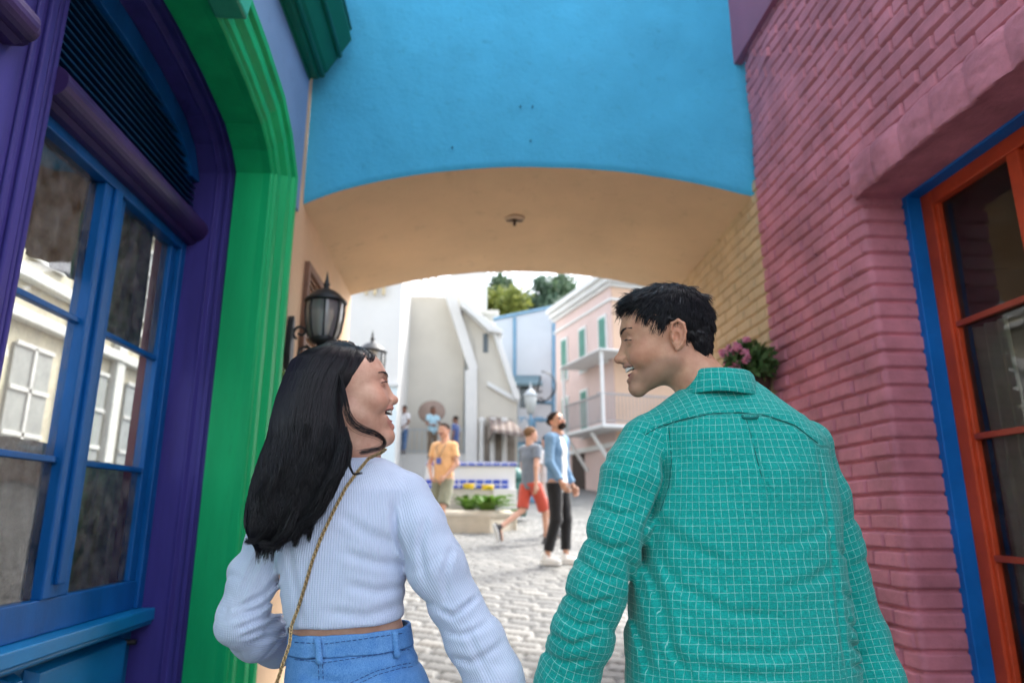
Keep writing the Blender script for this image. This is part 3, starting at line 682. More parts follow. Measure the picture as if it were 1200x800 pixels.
MB().fbox(fl_, 1.2, 2.1, 1.2, 3.0, .0, .03).build('doorway', plain('dark doorway', (.05, .035, .03), .7), pk)
# --- blue grey half-timbered building
yT = 26.0
def TX(u, v=450): return atY(u, v, yT)[0]
def TZ(u, v): return atY(u, v, yT)[2]
tb = empty('timber_building', (2.2, 27, 2.4), 'pale building with grey blue timber beams and a small slate roofed bay', 'building')
xl, xr = TX(578), TX(652)
MB().prism([(xl, 1.8), (xr+1.5, 1.8), (xr+1.5, TZ(652, 358)), (xr, TZ(652, 358)), (xl, TZ(578, 373))], lambda a, b: (a, yT, b), lambda a, b: (a, yT+4, b)).build('wall', W_['panel'], tb)
bm = MB(); frT = (np.array([xl, yT]), np.array([1., 0]), np.array([0, -1.]))
def beam(u0, v0, u1, v1, wd=.11, o=.06):
    a = atY(u0, v0, yT); b = atY(u1, v1, yT)
    bm.tube([(a[0], yT-.03, a[2]), (b[0], yT-.03, b[2])], wd*.6, 4)
for q in ((603, 372, 603, 560), (649, 360, 648, 560), (578, 374, 652, 359), (603, 492, 648, 492), (603, 470, 648, 472), (603, 545, 648, 545), (603, 520, 648, 518), (626, 492, 626, 560), (580, 545, 603, 545), (615, 518, 615, 545), (637, 518, 637, 545)): beam(*q)
bm.build('beams', W_['tblue'], tb)
MB().fbox(frT, TX(606)-xl, TX(622)-xl, TZ(606, 510), TZ(606, 450), .0, .5).build('bay', W_['panel'], tb)
a = TX(601)-xl; b = TX(633)-xl; z0 = TZ(610, 452)
MB().prism([(0.0, z0), (.9, z0-.15), (.9, z0-.05), (0, z0+.42)], lambda o, z: (xl+a, yT-o, z), lambda o, z: (xl+b, yT-o, z)).build('bay_roof', W_['slate'], tb)
MB().fbox(frT, TX(608)-xl, TX(621)-xl, TZ(606, 480), TZ(606, 455), .5, .52).build('bay_window', W_['win'], tb)
MB().fbox(frT, TX(604)-xl, TX(622)-xl, TZ(604, 553), TZ(604, 520), .0, .08).build('shop_window', paint('light blue door', (.2, .42, .55), .4), tb)
MB().fbox(frT, TX(650)-xl+.0, TX(652)-xl+1.3, 1.9, TZ(606, 500), -.1, .02).build('side_wall', W_['panel'], tb)
# --- terrace, grey stair tower with sloping parapet, cream houses
yG = 24.0
ter = empty('terrace', (-2.5, 19, 1.5), 'white raised terrace with a pale railing in front of the grey wall', 'terrace')
def q(u, v, y): p = atY(u, v, y); return p[0], p[2]
tx0, tx1 = q(415, 533, 23)[0], q(556, 533, 23)[0]; tz = q(480, 533, 23)[1]
MB().box(-9, tx1, 22.5, 26, .8, tz).build('wall', W_['white'], ter)
rl = MB(); rt = q(480, 502, 22.6)[1]
rl.box(-6, tx1, 22.6, 22.64, rt-.05, rt).box(-6, tx1, 22.6, 22.64, tz+.08, tz+.12)
k = -6.0
while k < tx1: rl.box(k, k+.03, 22.6, 22.63, tz, rt-.03); k += .16
rl.build('railing', W_['rail'], ter)
gt = empty('stair_tower', (-1.2, 25, 2.6), 'pale grey wall with a white sloping parapet, behind the terrace', 'building')
pts = [q(455, 560, yG), q(553, 560, yG), q(553, 432, yG), q(521, 347, yG), q(462, 351, yG)]
MB().prism(pts, lambda a, b: (a, yG, b), lambda a, b: (a, yG+3, b)).build('wall', W_['grey'], gt)
pb_ = MB(); yq = 22.35
for pp, dy in (([q(521, 343, yq), q(533, 343, yq), q(560, 431, yq), q(550, 434, yq)], 0), ([q(545, 434, yq), q(559, 431, yq), q(559, 560, yq), q(545, 560, yq)], .02)):
    pb_.prism(pp, lambda a, b: (a, yq-dy, b), lambda a, b: (a, yG+3.2, b))
pb_.build('parapet', W_['white'], gt)
# faint lower storey line
x0, z0 = q(470, 455, yG); x1, _ = q(552, 455, yG)
MB().box(x0-.6, x1, yG-.02, yG, 2.2, z0).build('lower_wall', paint('grey stucco lower', (.60, .70, .76), .7, .04, .8), gt)
# cream tower behind
ct = empty('cream_tower', (.5, 28, 2.6), 'tall cream tower block behind the grey stair wall', 'building')
y = 28.0; a = q(528, 320, y); b = q(571, 320, y)
MB().box(a[0], b[0], y, y+3, 1.5, 12.5).build('wall', W_['white'], ct)
zz_ = q(560, 368, y)[1]
MB().box(a[0]+.1, b[0]+.5, y-.5, y+2, zz_-.12, zz_+.05).build('ledge', W_['cream'], ct, bev=.02)
# gabled cream house with awning: ridge runs away from the viewer
gh = empty('gabled_house', (1.2, 24, 2.3), 'cream gabled house with a brown striped awning over its shopfront', 'building')
y = 22.5
pts = [q(557, 560, y), q(607, 560, y), q(606, 470, y), q(603, 466, y), q(577, 385, y), q(560, 370, y), q(540, 352, y), q(540, 440, y), q(557, 440, y)]
pts = [q(557, 560, y), q(607, 560, y), q(606, 471, y), q(576, 386, y), q(557, 386, y)]
MB().prism(pts, lambda a, b: (a, y, b), lambda a, b: (a, y+1.4, b)).build('wall', W_['cream'], gh)
rp = [q(607, 471, y), q(609, 467, y), q(579, 380, y), q(574, 382, y), q(602, 468, y)]
MB().prism(rp, lambda a, b: (a, y-.3, b), lambda a, b: (a, y+1.6, b)).build('roof_edge', W_['trim'], gh, bev=.02)
bd = [q(571, 452, y), q(607, 473, y), q(607, 467, y), q(571, 447, y)]
MB().prism(bd, lambda a, b: (a, y-.12, b), lambda a, b: (a, y, b)).build('string_course', W_['trim'], gh)
a = q(566, 413, y); b = q(572, 391, y)
MB().box(a[0], b[0], y-.02, y, a[1], b[1]).build('window', W_['win'], gh)
# dormer / chimney pieces
d0 = q(557, 372, y-.2); d1 = q(577, 360, y-.2)
MB().prism([q(540, 352, y), q(557, 368, y), q(580, 386, y), q(588, 391, y), q(588, 395, y), q(573, 392, y), q(556, 376, y), q(540, 362, y)], lambda a, b: (a, y-.5, b), lambda a, b: (a, y+1, b)).build('eave', W_['trim'], gh, bev=.02)
MB().prism([q(540, 352, y), q(575, 388, y), q(575, 440, y), q(553, 440, y)], lambda a, b: (a, y+.05, b), lambda a, b: (a, y+1.35, b)).build('upper_wall', W_['cream'], gh)
# awning
y = 21.2
aw = [[(q(574, 482, y)[0], y+1.3, q(574, 482, y)[1]), (q(601, 488, y)[0], y+1.3, q(601, 486, y)[1])], [(q(577, 505, y)[0], y, q(577, 503, y)[1]), (q(618, 511, y)[0], y, q(618, 510, y)[1])]]
m, t, b = new_mat('striped awning cloth'); tc = N(t, 'ShaderNodeTexCoord'); sx = N(t, 'ShaderNodeSeparateXYZ'); t.links.new(tc.outputs['Object'], sx.inputs[0])
mm = N(t, 'ShaderNodeMath', operation='MULTIPLY'); mm.inputs[1].default_value = 28; t.links.new(sx.outputs[0], mm.inputs[0]); sn = N(t, 'ShaderNodeMath', operation='SINE'); t.links.new(mm.outputs[0], sn.inputs[0])
r = N(t, 'ShaderNodeValToRGB'); r.color_ramp.elements[0].position = .45; r.color_ramp.elements[1].position = .55; r.color_ramp.elements[0].color = (.22, .17, .15, 1); r.color_ramp.elements[1].color = (.38, .33, .29, 1); t.links.new(sn.outputs[0], r.inputs[0]); t.links.new(r.outputs[0], b.inputs['Base Color']); b.inputs['Roughness'].default_value = .9
mb = MB(); A0, A1, B0, B1 = [np.array(p) for r_ in aw for p in r_]
mb.add([A0, A1, B1, B0], [(0, 1, 2, 3)]); n = 16
for i in range(n):
    p = B0+(B1-B0)*i/n; qn = B0+(B1-B0)*(i+1)/n; mid = (p+qn)/2
    mb.add([p, qn, qn+[0, -.01, -.06], mid+[0, -.01, -.10], p+[0, -.01, -.06]], [(0, 1, 2, 3, 4)])
mb.add([A0, B0, B0+[0, 0, -.15], A0+[0, 0, -.8]], [(0, 1, 2, 3)])
ao = mb.build('awning', m, gh); so_ = ao.modifiers.new('thick', 'SOLIDIFY'); so_.thickness = .03
y = 22.3
for u in (564, 577, 591): p = q(u, 555, y); MB().lathe([(.0, 0), (.12, 0), (.09, .1), (.08, 1.7), (.11, 1.8), (.11, 1.9), (0, 1.9)], (p[0], y, p[1]-.1), 12).build('column', W_['white'], gh, True)
MB().box(q(562, 550, 22.5)[0], q(603, 550, 22.5)[0], 22.45, 22.49, 2.0, q(575, 498, 22.4)[1]).build('shopfront', paint('shopfront shade', (.28, .24, .2), .5, .3, 2), gh)
# bright cream house on the far left
lh = empty('cream_house', (-4, 20, 1.8), 'bright cream house with an ochre balustraded top, left of the grey wall', 'building')
y = 20.0
a = q(471, 345, y)
MB().box(-12, a[0], y, y+3.2, 1.2, 10).build('wall', W_['white'], lh)
z = q(440, 450, y)[1]
MB().box(-12, a[0]+.05, y-.12, y, z-.08, z+.06).build('ledge', W_['trim'], lh, bev=.02)
MB().box(-12, a[0]-.02, y-.04, y, 1.3, z-.08).build('lower_wall', W_['grey'], lh)
for u0, u1, v0, v1 in ((428, 452, 330, 347), (492, 515, 322, 347)):
    p = q(u0, v1, y+3 if u0 > 480 else y); p2 = q(u1, v0, y+3 if u0 > 480 else y); yy_ = (y+3 if u0 > 480 else y)
    mb = MB(); k = p[0]
    while k < p2[0]: mb.box(k, k+.09, yy_-.2, yy_-.1, p[1], p2[1]); k += .26
    mb.box(p[0], p2[0], yy_-.25, yy_-.05, p2[1], p2[1]+.12); mb.build('balustrade', paint('ochre trim', (.62, .5, .3), .6), lh, bev=.01)
MB().box(a[0], a[0]+1.9, y+3, y+3.4, 1.2, 8.6).build('rear_wall', W_['cream'], lh)

# --- hill and trees beyond
hx = np.linspace(-40, 60, 60); hy = np.linspace(48, 90, 24); HXg, HYg = np.meshgrid(hx, hy, indexing='ij')
mk('hill', np.stack([HXg, HYg, 4+(HYg-48)*.35+2*fbm(HXg*.1, HYg*.1, 5)], -1), gridfaces(60, 24), paint('hill grass', (.07, .1, .04), .9, .3, .3), smooth=True)['kind'] = 'structure'
def leafmat(name, c1, c2):
    m, t, b = new_mat(name); L = t.links.new
    g_ = N(t, 'ShaderNodeNewGeometry'); r = N(t, 'ShaderNodeValToRGB'); r.color_ramp.elements[0].color = (*c1, 1); r.color_ramp.elements[1].color = (*c2, 1)
    L(g_.outputs['Random Per Island'], r.inputs[0]); L(r.outputs[0], b.inputs['Base Color']); b.inputs['Roughness'].default_value = .6
    tl = N(t, 'ShaderNodeBsdfTranslucent'); L(r.outputs[0], tl.inputs[0]); ms = N(t, 'ShaderNodeMixShader'); ms.inputs[0].default_value = .3
    L(b.outputs[0], ms.inputs[1]); L(tl.outputs[0], ms.inputs[2]); L(ms.outputs[0], t.nodes['Material Output'].inputs[0]); return m
def leaves(centers, radii, n, size, seed=0):
    r = np.random.default_rng(seed); cs = np.array(centers, float); rd = np.array(radii, float); wgt = rd**2/np.sum(rd**2)
    idx = r.choice(len(cs), n, p=wgt); d = r.normal(size=(n, 3)); d /= np.linalg.norm(d, axis=1)[:, None]
    P = cs[idx]+d*(rd[idx]*(np.abs(r.normal(size=n))*.38+.35 if size > .1 else .55+.5*r.random(n)**.6))[:, None]
    a = r.normal(size=(n, 3)); a /= np.linalg.norm(a, axis=1)[:, None]; b = np.cross(a, d+.5*r.normal(size=(n, 3))); b /= np.linalg.norm(b, axis=1)[:, None]
    s = size*(.6+.8*r.random(n))[:, None]
    V = np.stack([P-a*s, P+b*s*.45, P+a*s, P-b*s*.45], 1).reshape(-1, 3)
    return V, np.arange(n*4).reshape(-1, 4)
bark = paint('grey bark', (.13, .1, .075), .9, .3, 4, .8, 30)
def tree(x, y, z, h, cw, mat, label, seed, n=9000, size=.17):
    r = random.Random(seed); e = empty('tree', (x, y, z), label, 'tree', 'trees on the hill')
    mb = MB(); mb.tube([(x, y, z), (x+.1, y, z+h*.3), (x-.1, y+.1, z+h*.55), (x, y, z+h*.85)], [.28, .22, .15, .04], 8)
    cs = []; rs = []
    for i in range(26):
        t = .38+.6*r.random(); a = r.random()*6.28; d = cw*1.35*(1.05-abs(t-.62)*1.3)*r.random()**.6
        c = (x+d*math.cos(a), y+d*math.sin(a), z+h*t); cs.append(c); rs.append(cw*(.36+.25*r.random()))
        mb.tube([(x, y, z+h*(t-.22)), ((x+c[0])/2, (y+c[1])/2, z+h*(t-.08)), c], [.1, .06, .02], 5)
    mb.build('trunk', bark, e, True)
    V, f = leaves(cs, rs, n, size, seed); mk('crown', V, f, mat, e)
lm1 = leafmat('dark oak leaves', (.05, .10, .05), (.13, .2, .1)); lm2 = leafmat('yellow green leaves', (.12, .17, .03), (.3, .32, .06)); lm3 = leafmat('blue green leaves', (.05, .11, .07), (.14, .22, .14))
def T(u, vtop, y, vb=400, **k):
    p = atY(u, vtop, y); z = 5.0; return p[0], y, z, p[2]-z
for u, vt, y, cw, mt, lb_, sd in ((580, 334, 46, 1.6, lm1, 'dark green tree at the left of the gap above the roofs', 1), (594, 350, 43, 1.5, lm2, 'yellow green tree in front of the dark tree above the roofs', 2), (607, 347, 50, 1.3, lm1, 'small dark tree right of the yellow green one', 3),
                                 (632, 352, 45, 1.2, lm3, 'low bushy tree at the middle of the skyline', 4), (648, 336, 46, 1.5, lm3, 'blue green tree beside the pink building, left one of two', 5), (664, 330, 47, 1.5, lm1, 'dark green tree rising behind the pink cornice', 6), (620, 360, 48, 1.2, lm2, 'pale yellow shrub tree low in the gap between the roofs', 7)):
    x, yy_, z, h = T(u, vt, y); tree(x, yy_, z, h*1.03, cw*1.25, mt, lb_, sd, 14000)

# --- tiled planter and its bed
yP = 13.0
def qp(u, v, y=yP): p = atY(u, v, y); return p[0], p[2]
pe = empty('tiled_planter', (-.2, 13.3, .95), 'white planter wall with two bands of cobalt blue tiles behind the flower bed', 'planter')
xL = qp(499, 541)[0]; xR = qp(604, 541)[0]; zT = qp(560, 541)[1]; z45 = qp(560, 545.5)[1]; z63 = qp(560, 562)[1]; z72 = qp(560, 572)[1]; zB = .9
MB().box(xL, xR, yP+.02, yP+.5, zB, zT-.02).build('wall', W_['white'], pe)
def tilemat():
    m, t, b = new_mat('cobalt blue tiles'); tc = N(t, 'ShaderNodeTexCoord'); br_ = N(t, 'ShaderNodeTexBrick', Scale=1.0); br_.offset = 0
    mp = N(t, 'ShaderNodeMapping'); mp.inputs['Rotation'].default_value = (PI/2, 0, 0); t.links.new(tc.outputs['Object'], mp.inputs[0]); t.links.new(mp.outputs[0], br_.inputs[0])
    br_.inputs['Color1'].default_value = (.015, .045, .38, 1); br_.inputs['Color2'].default_value = (.05, .11, .5, 1); br_.inputs['Mortar'].default_value = (.6, .62, .7, 1)
    br_.inputs['Brick Width'].default_value = .155; br_.inputs['Row Height'].default_value = .2; br_.inputs['Mortar Size'].default_value = .01
    t.links.new(br_.outputs[0], b.inputs['Base Color']); b.inputs['Roughness'].default_value = .15; return m
TM = tilemat()
MB().box(xL, xR+.03, yP-.03, yP+.53, z45, zT).build('top_tile_band', TM, pe, bev=.006)
MB().box(xL, xR-.14, yP-.06, yP+.02, z72, z63).build('lower_tile_band', TM, pe, bev=.006)
MB().box(xR-.42, xR+.02, yP-.10, yP+.4, .8, z72-.01).build('end_pier', W_['white'], pe, bev=.01)
MB().box(xL, xR-.42, yP-.03, yP+.02, .8, z72-.01).build('base_wall', W_['cream'], pe)
bed = empty('flower_bed_kerb', (0, 12.2, .9), 'pale stone kerb round the flower bed in front of the tiled planter', 'kerb')
pts = []
for u, v in ((512, 622), (540, 620), (575, 617), (600, 608), (606, 600)):
    p = atY(u, v, 12.0 if u < 590 else 12.6); pts.append((p[0], p[1]))
k0 = atY(571, 602, 12.3)[2]
inner = [(a*.97, b+.12) for a, b in pts]
mb = MB(); mb.prism([(pts[0][0], 13)]+pts+[(pts[-1][0], 13)], lambda a, b: (a, b, .75), lambda a, b: (a, b, k0-.03)); mb.build('kerb_wall', paint('pale kerb stone', (.50, .44, .34), .8, .1, 4, .5, 30), bed, bev=.03)
MB().tube([(a, b+.07, k0-.02) for a, b in pts], .085, 8).build('coping', paint('pale coping stone', (.56, .50, .40), .8, .1, 4, .5, 30), bed, True)
MB().prism([(inner[0][0], 12.98)]+inner+[(inner[-1][0], 12.98)], lambda a, b: (a, b, k0-.05), lambda a, b: (a, b, k0-.012)).build('soil', paint('dark bed soil', (.10, .08, .055), .95, .4, 8, 1, 40), bed)
def plant(u, v, y, r, h, n, label, seed, fl=True):
    rr = random.Random(seed); p = atY(u, v, y); p[2] = k0-.015; e = empty('flowering_plant', p, label, 'plant', 'plants in the flower bed'); mb = MB()
    for i in range(n):
        a = rr.random()*6.28; ln = r*(.6+.6*rr.random()); hh = h*(.5+.6*rr.random()); wd = .03+.015*rr.random()
        pr = []
        for k in range(6):
            t = k/5; w = wd*math.sin(PI*min(1, .15+t*.85))+.002
            cx = p[0]+math.cos(a)*ln*t; cy = p[1]+math.sin(a)*ln*t; cz = p[2]+hh*(t*1.7-t*t*1.05)
            pr.append([(cx-math.sin(a)*w, cy+math.cos(a)*w, cz), (cx, cy, cz-.01), (cx+math.sin(a)*w, cy-math.cos(a)*w, cz)])
        mb.loft(pr, False, False)
    mb.build('leaves', leafmat('fern green', (.07, .17, .02), (.17, .3, .05)), e, True)
    if fl:
        fb = MB()
        for i in range(44):
            a = rr.random()*6.28; q_ = .09*rr.random()**.5; c = (p[0]+q_*math.cos(a), p[1]-.05+q_*math.sin(a)*.6, p[2]+h*.9+.07*rr.random())
            fb.lathe([(0, 0), (.03, .01), (.035, .03), (.0, .035)], c, 7)
        fb.build('blooms', paint('yellow petals', (.85, .6, .03), .6), e, True)
plant(571, 602, 12.25, .46, .46, 80, 'spiky green plant with a big yellow bloom on the kerb', 1)
plant(549, 590, 12.7, .3, .5, 40, 'small plant with yellow flowers against the tiled planter', 2)
plant(538, 604, 12.4, .2, .12, 20, 'low leafy plant at the foot of the tiled planter', 3, False)
plant(596, 602, 12.75, .2, .14, 20, 'small green tuft by the end of the planter', 4, False)
# rounded bin by the planter
p = atY(598, 590, 13.8); b_ = empty('litter_bin', (p[0]+.12, 13.9, gz(13.9)), 'dark green round litter bin at the right end of the tiled planter', 'bin')
bp_ = (p[0]+.12, 13.9, gz(13.9))
MB().lathe([(0, .1), (.2, .1), (.24, .3), (.25, .75), (.22, .8), (0, .8)], bp_, 20).build('drum', paint('bin green', (.03, .12, .1), .5), b_, True)
MB().lathe([(0, .8), (.26, .8), (.25, .9), (.15, 1.02), (.0, 1.06)], bp_, 20).build('lid', paint('bin lid', (.04, .14, .12), .4), b_, True)
# --- street lamps
def street_lamp(x, y, z, H, label, name='street_lamp', arms=True, s=1.6):
    e = empty(name, (x, y, z), label, 'street lamp'); grp = W_['tblue'] if arms else M['iron']
    MB().lathe([(0, 0), (.13, 0), (.13, .12), (.08, .2), (.06, .6), (.045, .65), (.035, H-.5), (.06, H-.46), (.03, H-.4), (.03, H-.3), (0, H-.3)], (x, y, z), 14).build('post', grp, e, True)
    c = (x, y, z+H-.02)
    MB().lathe([(0, -.3), (.08, -.3), (.15, 0), (.16, .14), (.12, .2), (0, .24)], c, 14).build('globe', plain('pale lamp glass', (.45, .48, .48), .2), e, True)
    MB().lathe([(0, .2), (.18, .14), (.19, .17), (.1, .28), (.03, .34), (.02, .42), (0, .55)], c, 14).build('cap', W_['rail'] if arms else M['iron'], e, True)
    if arms:
        mb = MB()
        for sx in (-1, 1):
            pts = [(x+sx*(.02+.24*t), y, z+H-.62+.16*math.sin(t*PI*.9)+t*.1) for t in np.linspace(0, 1, 10)]
            mb.tube(pts, .018, 6)
            mb.tube([(x+sx*(.26+.06*math.cos(a)), y, z+H-.46+.06*math.sin(a)) for a in np.linspace(0, 5, 12)], .013, 5)
        mb.build('scroll_arms', grp, e, True)
p = atY(622, 500, 17.0)
street_lamp(p[0], 17, gz(17), atY(622, 470, 17)[2]-gz(17), 'grey blue street lamp with a pale globe in front of the timber building')
p = atY(634, 470, 24.0)
ir = MB(); x, y, z = p; 
for k in range(5):
    a0 = k*1.3; ir.tube([(x+(.12+.14*k)*math.cos(a)*.8, y, z+.35*k*.4+(.12+.1*k)*math.sin(a)) for a in np.linspace(a0, a0+2.6, 10)], .025, 5)
ir.tube([(x-.2, y+2, z-.3), (x, y, z+.9)], .03, 5)
io = ir.build('sign_bracket', M['iron'], None, True); put(io, 'dark wrought iron scroll bracket beside the slate roofed bay', 'bracket')
p = atY(436, 409, 8.0); zc = p[2]
e, c = lantern('post_lantern', (p[0], 8.0, zc-.2), 1.45, 'black lantern on a slim post, its spike showing above the woman\'s head', 'lantern')
MB().lathe([(0, 0), (.1, 0), (.1, .1), (.05, .2), (.035, .3), (.03, zc-.46-gz(8)), (0, zc-.46-gz(8))], (p[0], 8.0, gz(8)), 12).build('post', M['iron'], e, True)

# --- pink flowers in a wall basket on the tan bricks, and a small plant on the left wall
p = atX(872, 432, 1.66); e = empty('flower_basket', (1.7, p[1], p[2]), 'dark wall basket with pink geraniums on the tan brick wall behind the man\'s collar', 'flower basket')
MB().lathe([(0, -.22), (.07, -.2), (.11, -.12), (.13, -.02), (.12, -.02), (0, -.05)], (1.69, p[1], p[2]-.02), 18).build('basket', plain('dark basket', (.05, .03, .02), .8), e, True)
V, f = leaves([(1.68, p[1], p[2]+.05), (1.71, p[1]-.12, p[2]+.02), (1.66, p[1]+.1, p[2]+.0)], [.13, .10, .1], 700, .03, 5); mk('leaves', V, f, leafmat('geranium leaves', (.03, .08, .02), (.1, .2, .05)), e)
rr = random.Random(4); petal = leafmat('pink petals', (.78, .16, .36), (.88, .5, .64))
for i in range(30):
    fb = MB()
    c = np.array([1.63-.06*rr.random(), p[1]+.36*(rr.random()-.5), p[2]+.02+.2*(rr.random()-.4)]); 
    for k in range(12):
        d = np.array([rr.gauss(0, 1) for _ in range(3)]); d = d/np.linalg.norm(d)*.022*rr.random()**.4+c
        fb.lathe([(0, 0), (.009, .002), (.011, .009), (0, .011)], d, 6)
    fb.build('bloom', petal, e)
p = atX(326, 452, -1.03); e = empty('wall_plant', p-np.array([0, 0, .05]), 'small leafy plant growing from the left tan wall under the lantern', 'plant')
V, f = leaves([p, p+[0, .05, .05]], [.06, .05], 160, .025, 9); mk('leaves', V, f, leafmat('spring leaves', (.08, .16, .03), (.25, .35, .1)), e)
MB().tube([p-[.03, 0, .1], p], .006, 5).tube([p-[.03, 0, .1], p+[0, .06, .06]], .005, 5).build('stem', bark, e)

# --- rest of the alley behind the viewer (seen only in the glass)
o = MB().box(-9, -3, -9.5, -9, 0, 7).build('cream_facade', W_['cream']); put(o, 'cream facade across the street behind the viewer', 'building')
# ================================================================ implicit shapes for people
def cap(P, a, b, ra, rb):
    a = np.asarray(a, float); b = np.asarray(b, float); ab = b-a; t = np.clip(((P-a)@ab)/(ab@ab+1e-12), 0, 1)
    q = P-a-t[:, None]*ab
    return np.sqrt((q*q).sum(1))-(ra+(rb-ra)*t)
def ell(P, c, r, R=None):
    q = P-np.asarray(c, float)
    if R is not None: q = q@R
    r = np.asarray(r, float); k0 = np.sqrt(((q/r)**2).sum(1)); k1 = np.sqrt(((q/r**2)**2).sum(1))+1e-9
    return k0*(k0-1)/k1
def smin(a, b, k):
    h = np.clip(.5+.5*(b-a)/k, 0, 1); return b*(1-h)+a*h-k*h*(1-h)
def smax(a, b, k): return -smin(-a, -b, k)
def chain(P, pts, rs, k=.01):
    d = None
    for i in range(len(pts)-1):
        e = cap(P, pts[i], pts[i+1], rs[i], rs[i+1]); d = e if d is None else smin(d, e, k)
    return d
def loft(P, zs, cx, cy, rx, ry, n=2.4, yaw=0.0, capk=.02):
    """vertical loft of superellipses; zs ascending"""
    z = P[:, 2]; o = [np.interp(z, zs, a) for a in (cx, cy, rx, ry)]
    dx = P[:, 0]-o[0]; dy = P[:, 1]-o[1]; c, s = math.cos(yaw), math.sin(yaw)
    a = dx*c+dy*s; b = -dx*s+dy*c
    m = np.minimum(o[2], o[3]); q = ((np.abs(a/o[2]))**n+(np.abs(b/o[3]))**n+1e-12)**(1/n)
    g = np.sqrt(a*a+b*b)+1e-9
    d = (q-1)*np.minimum(g/np.maximum(q, 1e-3), 1.5*m)
    return smax(d, np.maximum(zs[0]-z, z-zs[-1]), capk)
def iso(f, lo, hi, h, proj=2):
    lo = np.array(lo, float); hi = np.array(hi, float); B = 4
    nb = np.ceil((hi-lo)/(h*B)).astype(int); n = nb*B
    I, J, K = np.meshgrid(*[np.arange(k) for k in nb], indexing='ij')
    cen = lo+(np.stack([I, J, K], -1).reshape(-1, 3)*B+1.5)*h
    dc = f(cen); near = np.abs(dc) < B*h*1.5+h
    vals = np.repeat(np.repeat(np.repeat(dc.reshape(nb), B, 0), B, 1), B, 2)
    idx = np.argwhere(near.reshape(nb)); loc = np.stack(np.meshgrid(*[np.arange(B)]*3, indexing='ij'), -1).reshape(-1, 3)
    for s in range(0, len(idx), 6000):
        ii = (idx[s:s+6000, None, :]*B+loc[None]).reshape(-1, 3)
        vals[ii[:, 0], ii[:, 1], ii[:, 2]] = f(lo+ii*h)
    ins = vals < 0
    c = ins[:-1, :-1, :-1].astype(np.int8)
    corners = [(a, b, d) for a in (0, 1) for b in (0, 1) for d in (0, 1)]
    sl = lambda A, o: A[o[0]:A.shape[0]-1+o[0], o[1]:A.shape[1]-1+o[1], o[2]:A.shape[2]-1+o[2]]
    cnt = sum(sl(ins, o).astype(np.int8) for o in corners); act = (cnt > 0) & (cnt < 8)
    cells = np.argwhere(act); vid = np.full(act.shape, -1, np.int64); vid[act] = np.arange(len(cells))
    acc = np.zeros((len(cells), 3)); w_ = np.zeros(len(cells))
    edges = [(p, q) for p in corners for q in corners if sum(q)-sum(p) == 1 and all(q[k] >= p[k] for k in range(3))]
    for p, q in edges:
        a = vals[cells[:, 0]+p[0], cells[:, 1]+p[1], cells[:, 2]+p[2]]; b = vals[cells[:, 0]+q[0], cells[:, 1]+q[1], cells[:, 2]+q[2]]
        m = (a < 0) != (b < 0); t = np.where(m, a/(a-b+1e-30), 0)
        pt = np.array(p)+(np.array(q)-np.array(p))*t[:, None]; acc += np.where(m[:, None], pt, 0); w_ += m
    V = lo+(cells+acc/w_[:, None])*h
    Fs = []
    for ax in range(3):
        a1, a2 = (ax+1) % 3, (ax+2) % 3
        s0 = [slice(None)]*3; s1 = [slice(None)]*3; s0[ax] = slice(0, -1); s1[ax] = slice(1, None)
        A = ins[tuple(s0)]; Bm = ins[tuple(s1)]; e = np.argwhere(A != Bm)
        e = e[(e[:, a1] > 0) & (e[:, a2] > 0) & (e[:, a1] < act.shape[a1]) & (e[:, a2] < act.shape[a2]) & (e[:, ax] < act.shape[ax])]
        fl = A[e[:, 0], e[:, 1], e[:, 2]]
        def g(d1, d2):
            q = e.copy(); q[:, a1] -= d1; q[:, a2] -= d2; return vid[q[:, 0], q[:, 1], q[:, 2]]
        Q = np.stack([g(1, 1), g(0, 1), g(0, 0), g(1, 0)], 1); Q[~fl] = Q[~fl][:, ::-1]; Fs.append(Q)
    Fq = np.concatenate(Fs); Fq = Fq[(Fq >= 0).all(1)]
    e = h*.3
    for _ in range(proj):
        d = f(V); G = np.stack([f(V+[e, 0, 0])-d, f(V+[0, e, 0])-d, f(V+[0, 0, e])-d], 1)/e
        g2 = (G*G).sum(1); st = np.clip(-d/np.maximum(g2, .1), -h*.6, h*.6); V = V+G*st[:, None]
    return V, Fq
def join(*parts):
    Vs, Fs, o = [], [], 0
    for V, Fc in parts: Vs.append(V); Fs.append(np.asarray(Fc)+o); o += len(V)
    return np.concatenate(Vs), np.concatenate(Fs)
def rotm(fwd, up):
    """columns: right, forward, up of the local frame in world axes"""
    y = np.array(fwd, float); y /= np.linalg.norm(y); x = np.cross(y, np.array(up, float)); x /= np.linalg.norm(x); z = np.cross(x, y)
    return np.stack([x, y, z], 1)
def vnormals(V, Fq):
    n = np.cross(V[Fq[:, 2]]-V[Fq[:, 0]], V[Fq[:, 3]]-V[Fq[:, 1]]); N_ = np.zeros_like(V)
    for k in range(4): np.add.at(N_, Fq[:, k], n)
    return N_/np.maximum(np.linalg.norm(N_, axis=1), 1e-12)[:, None]

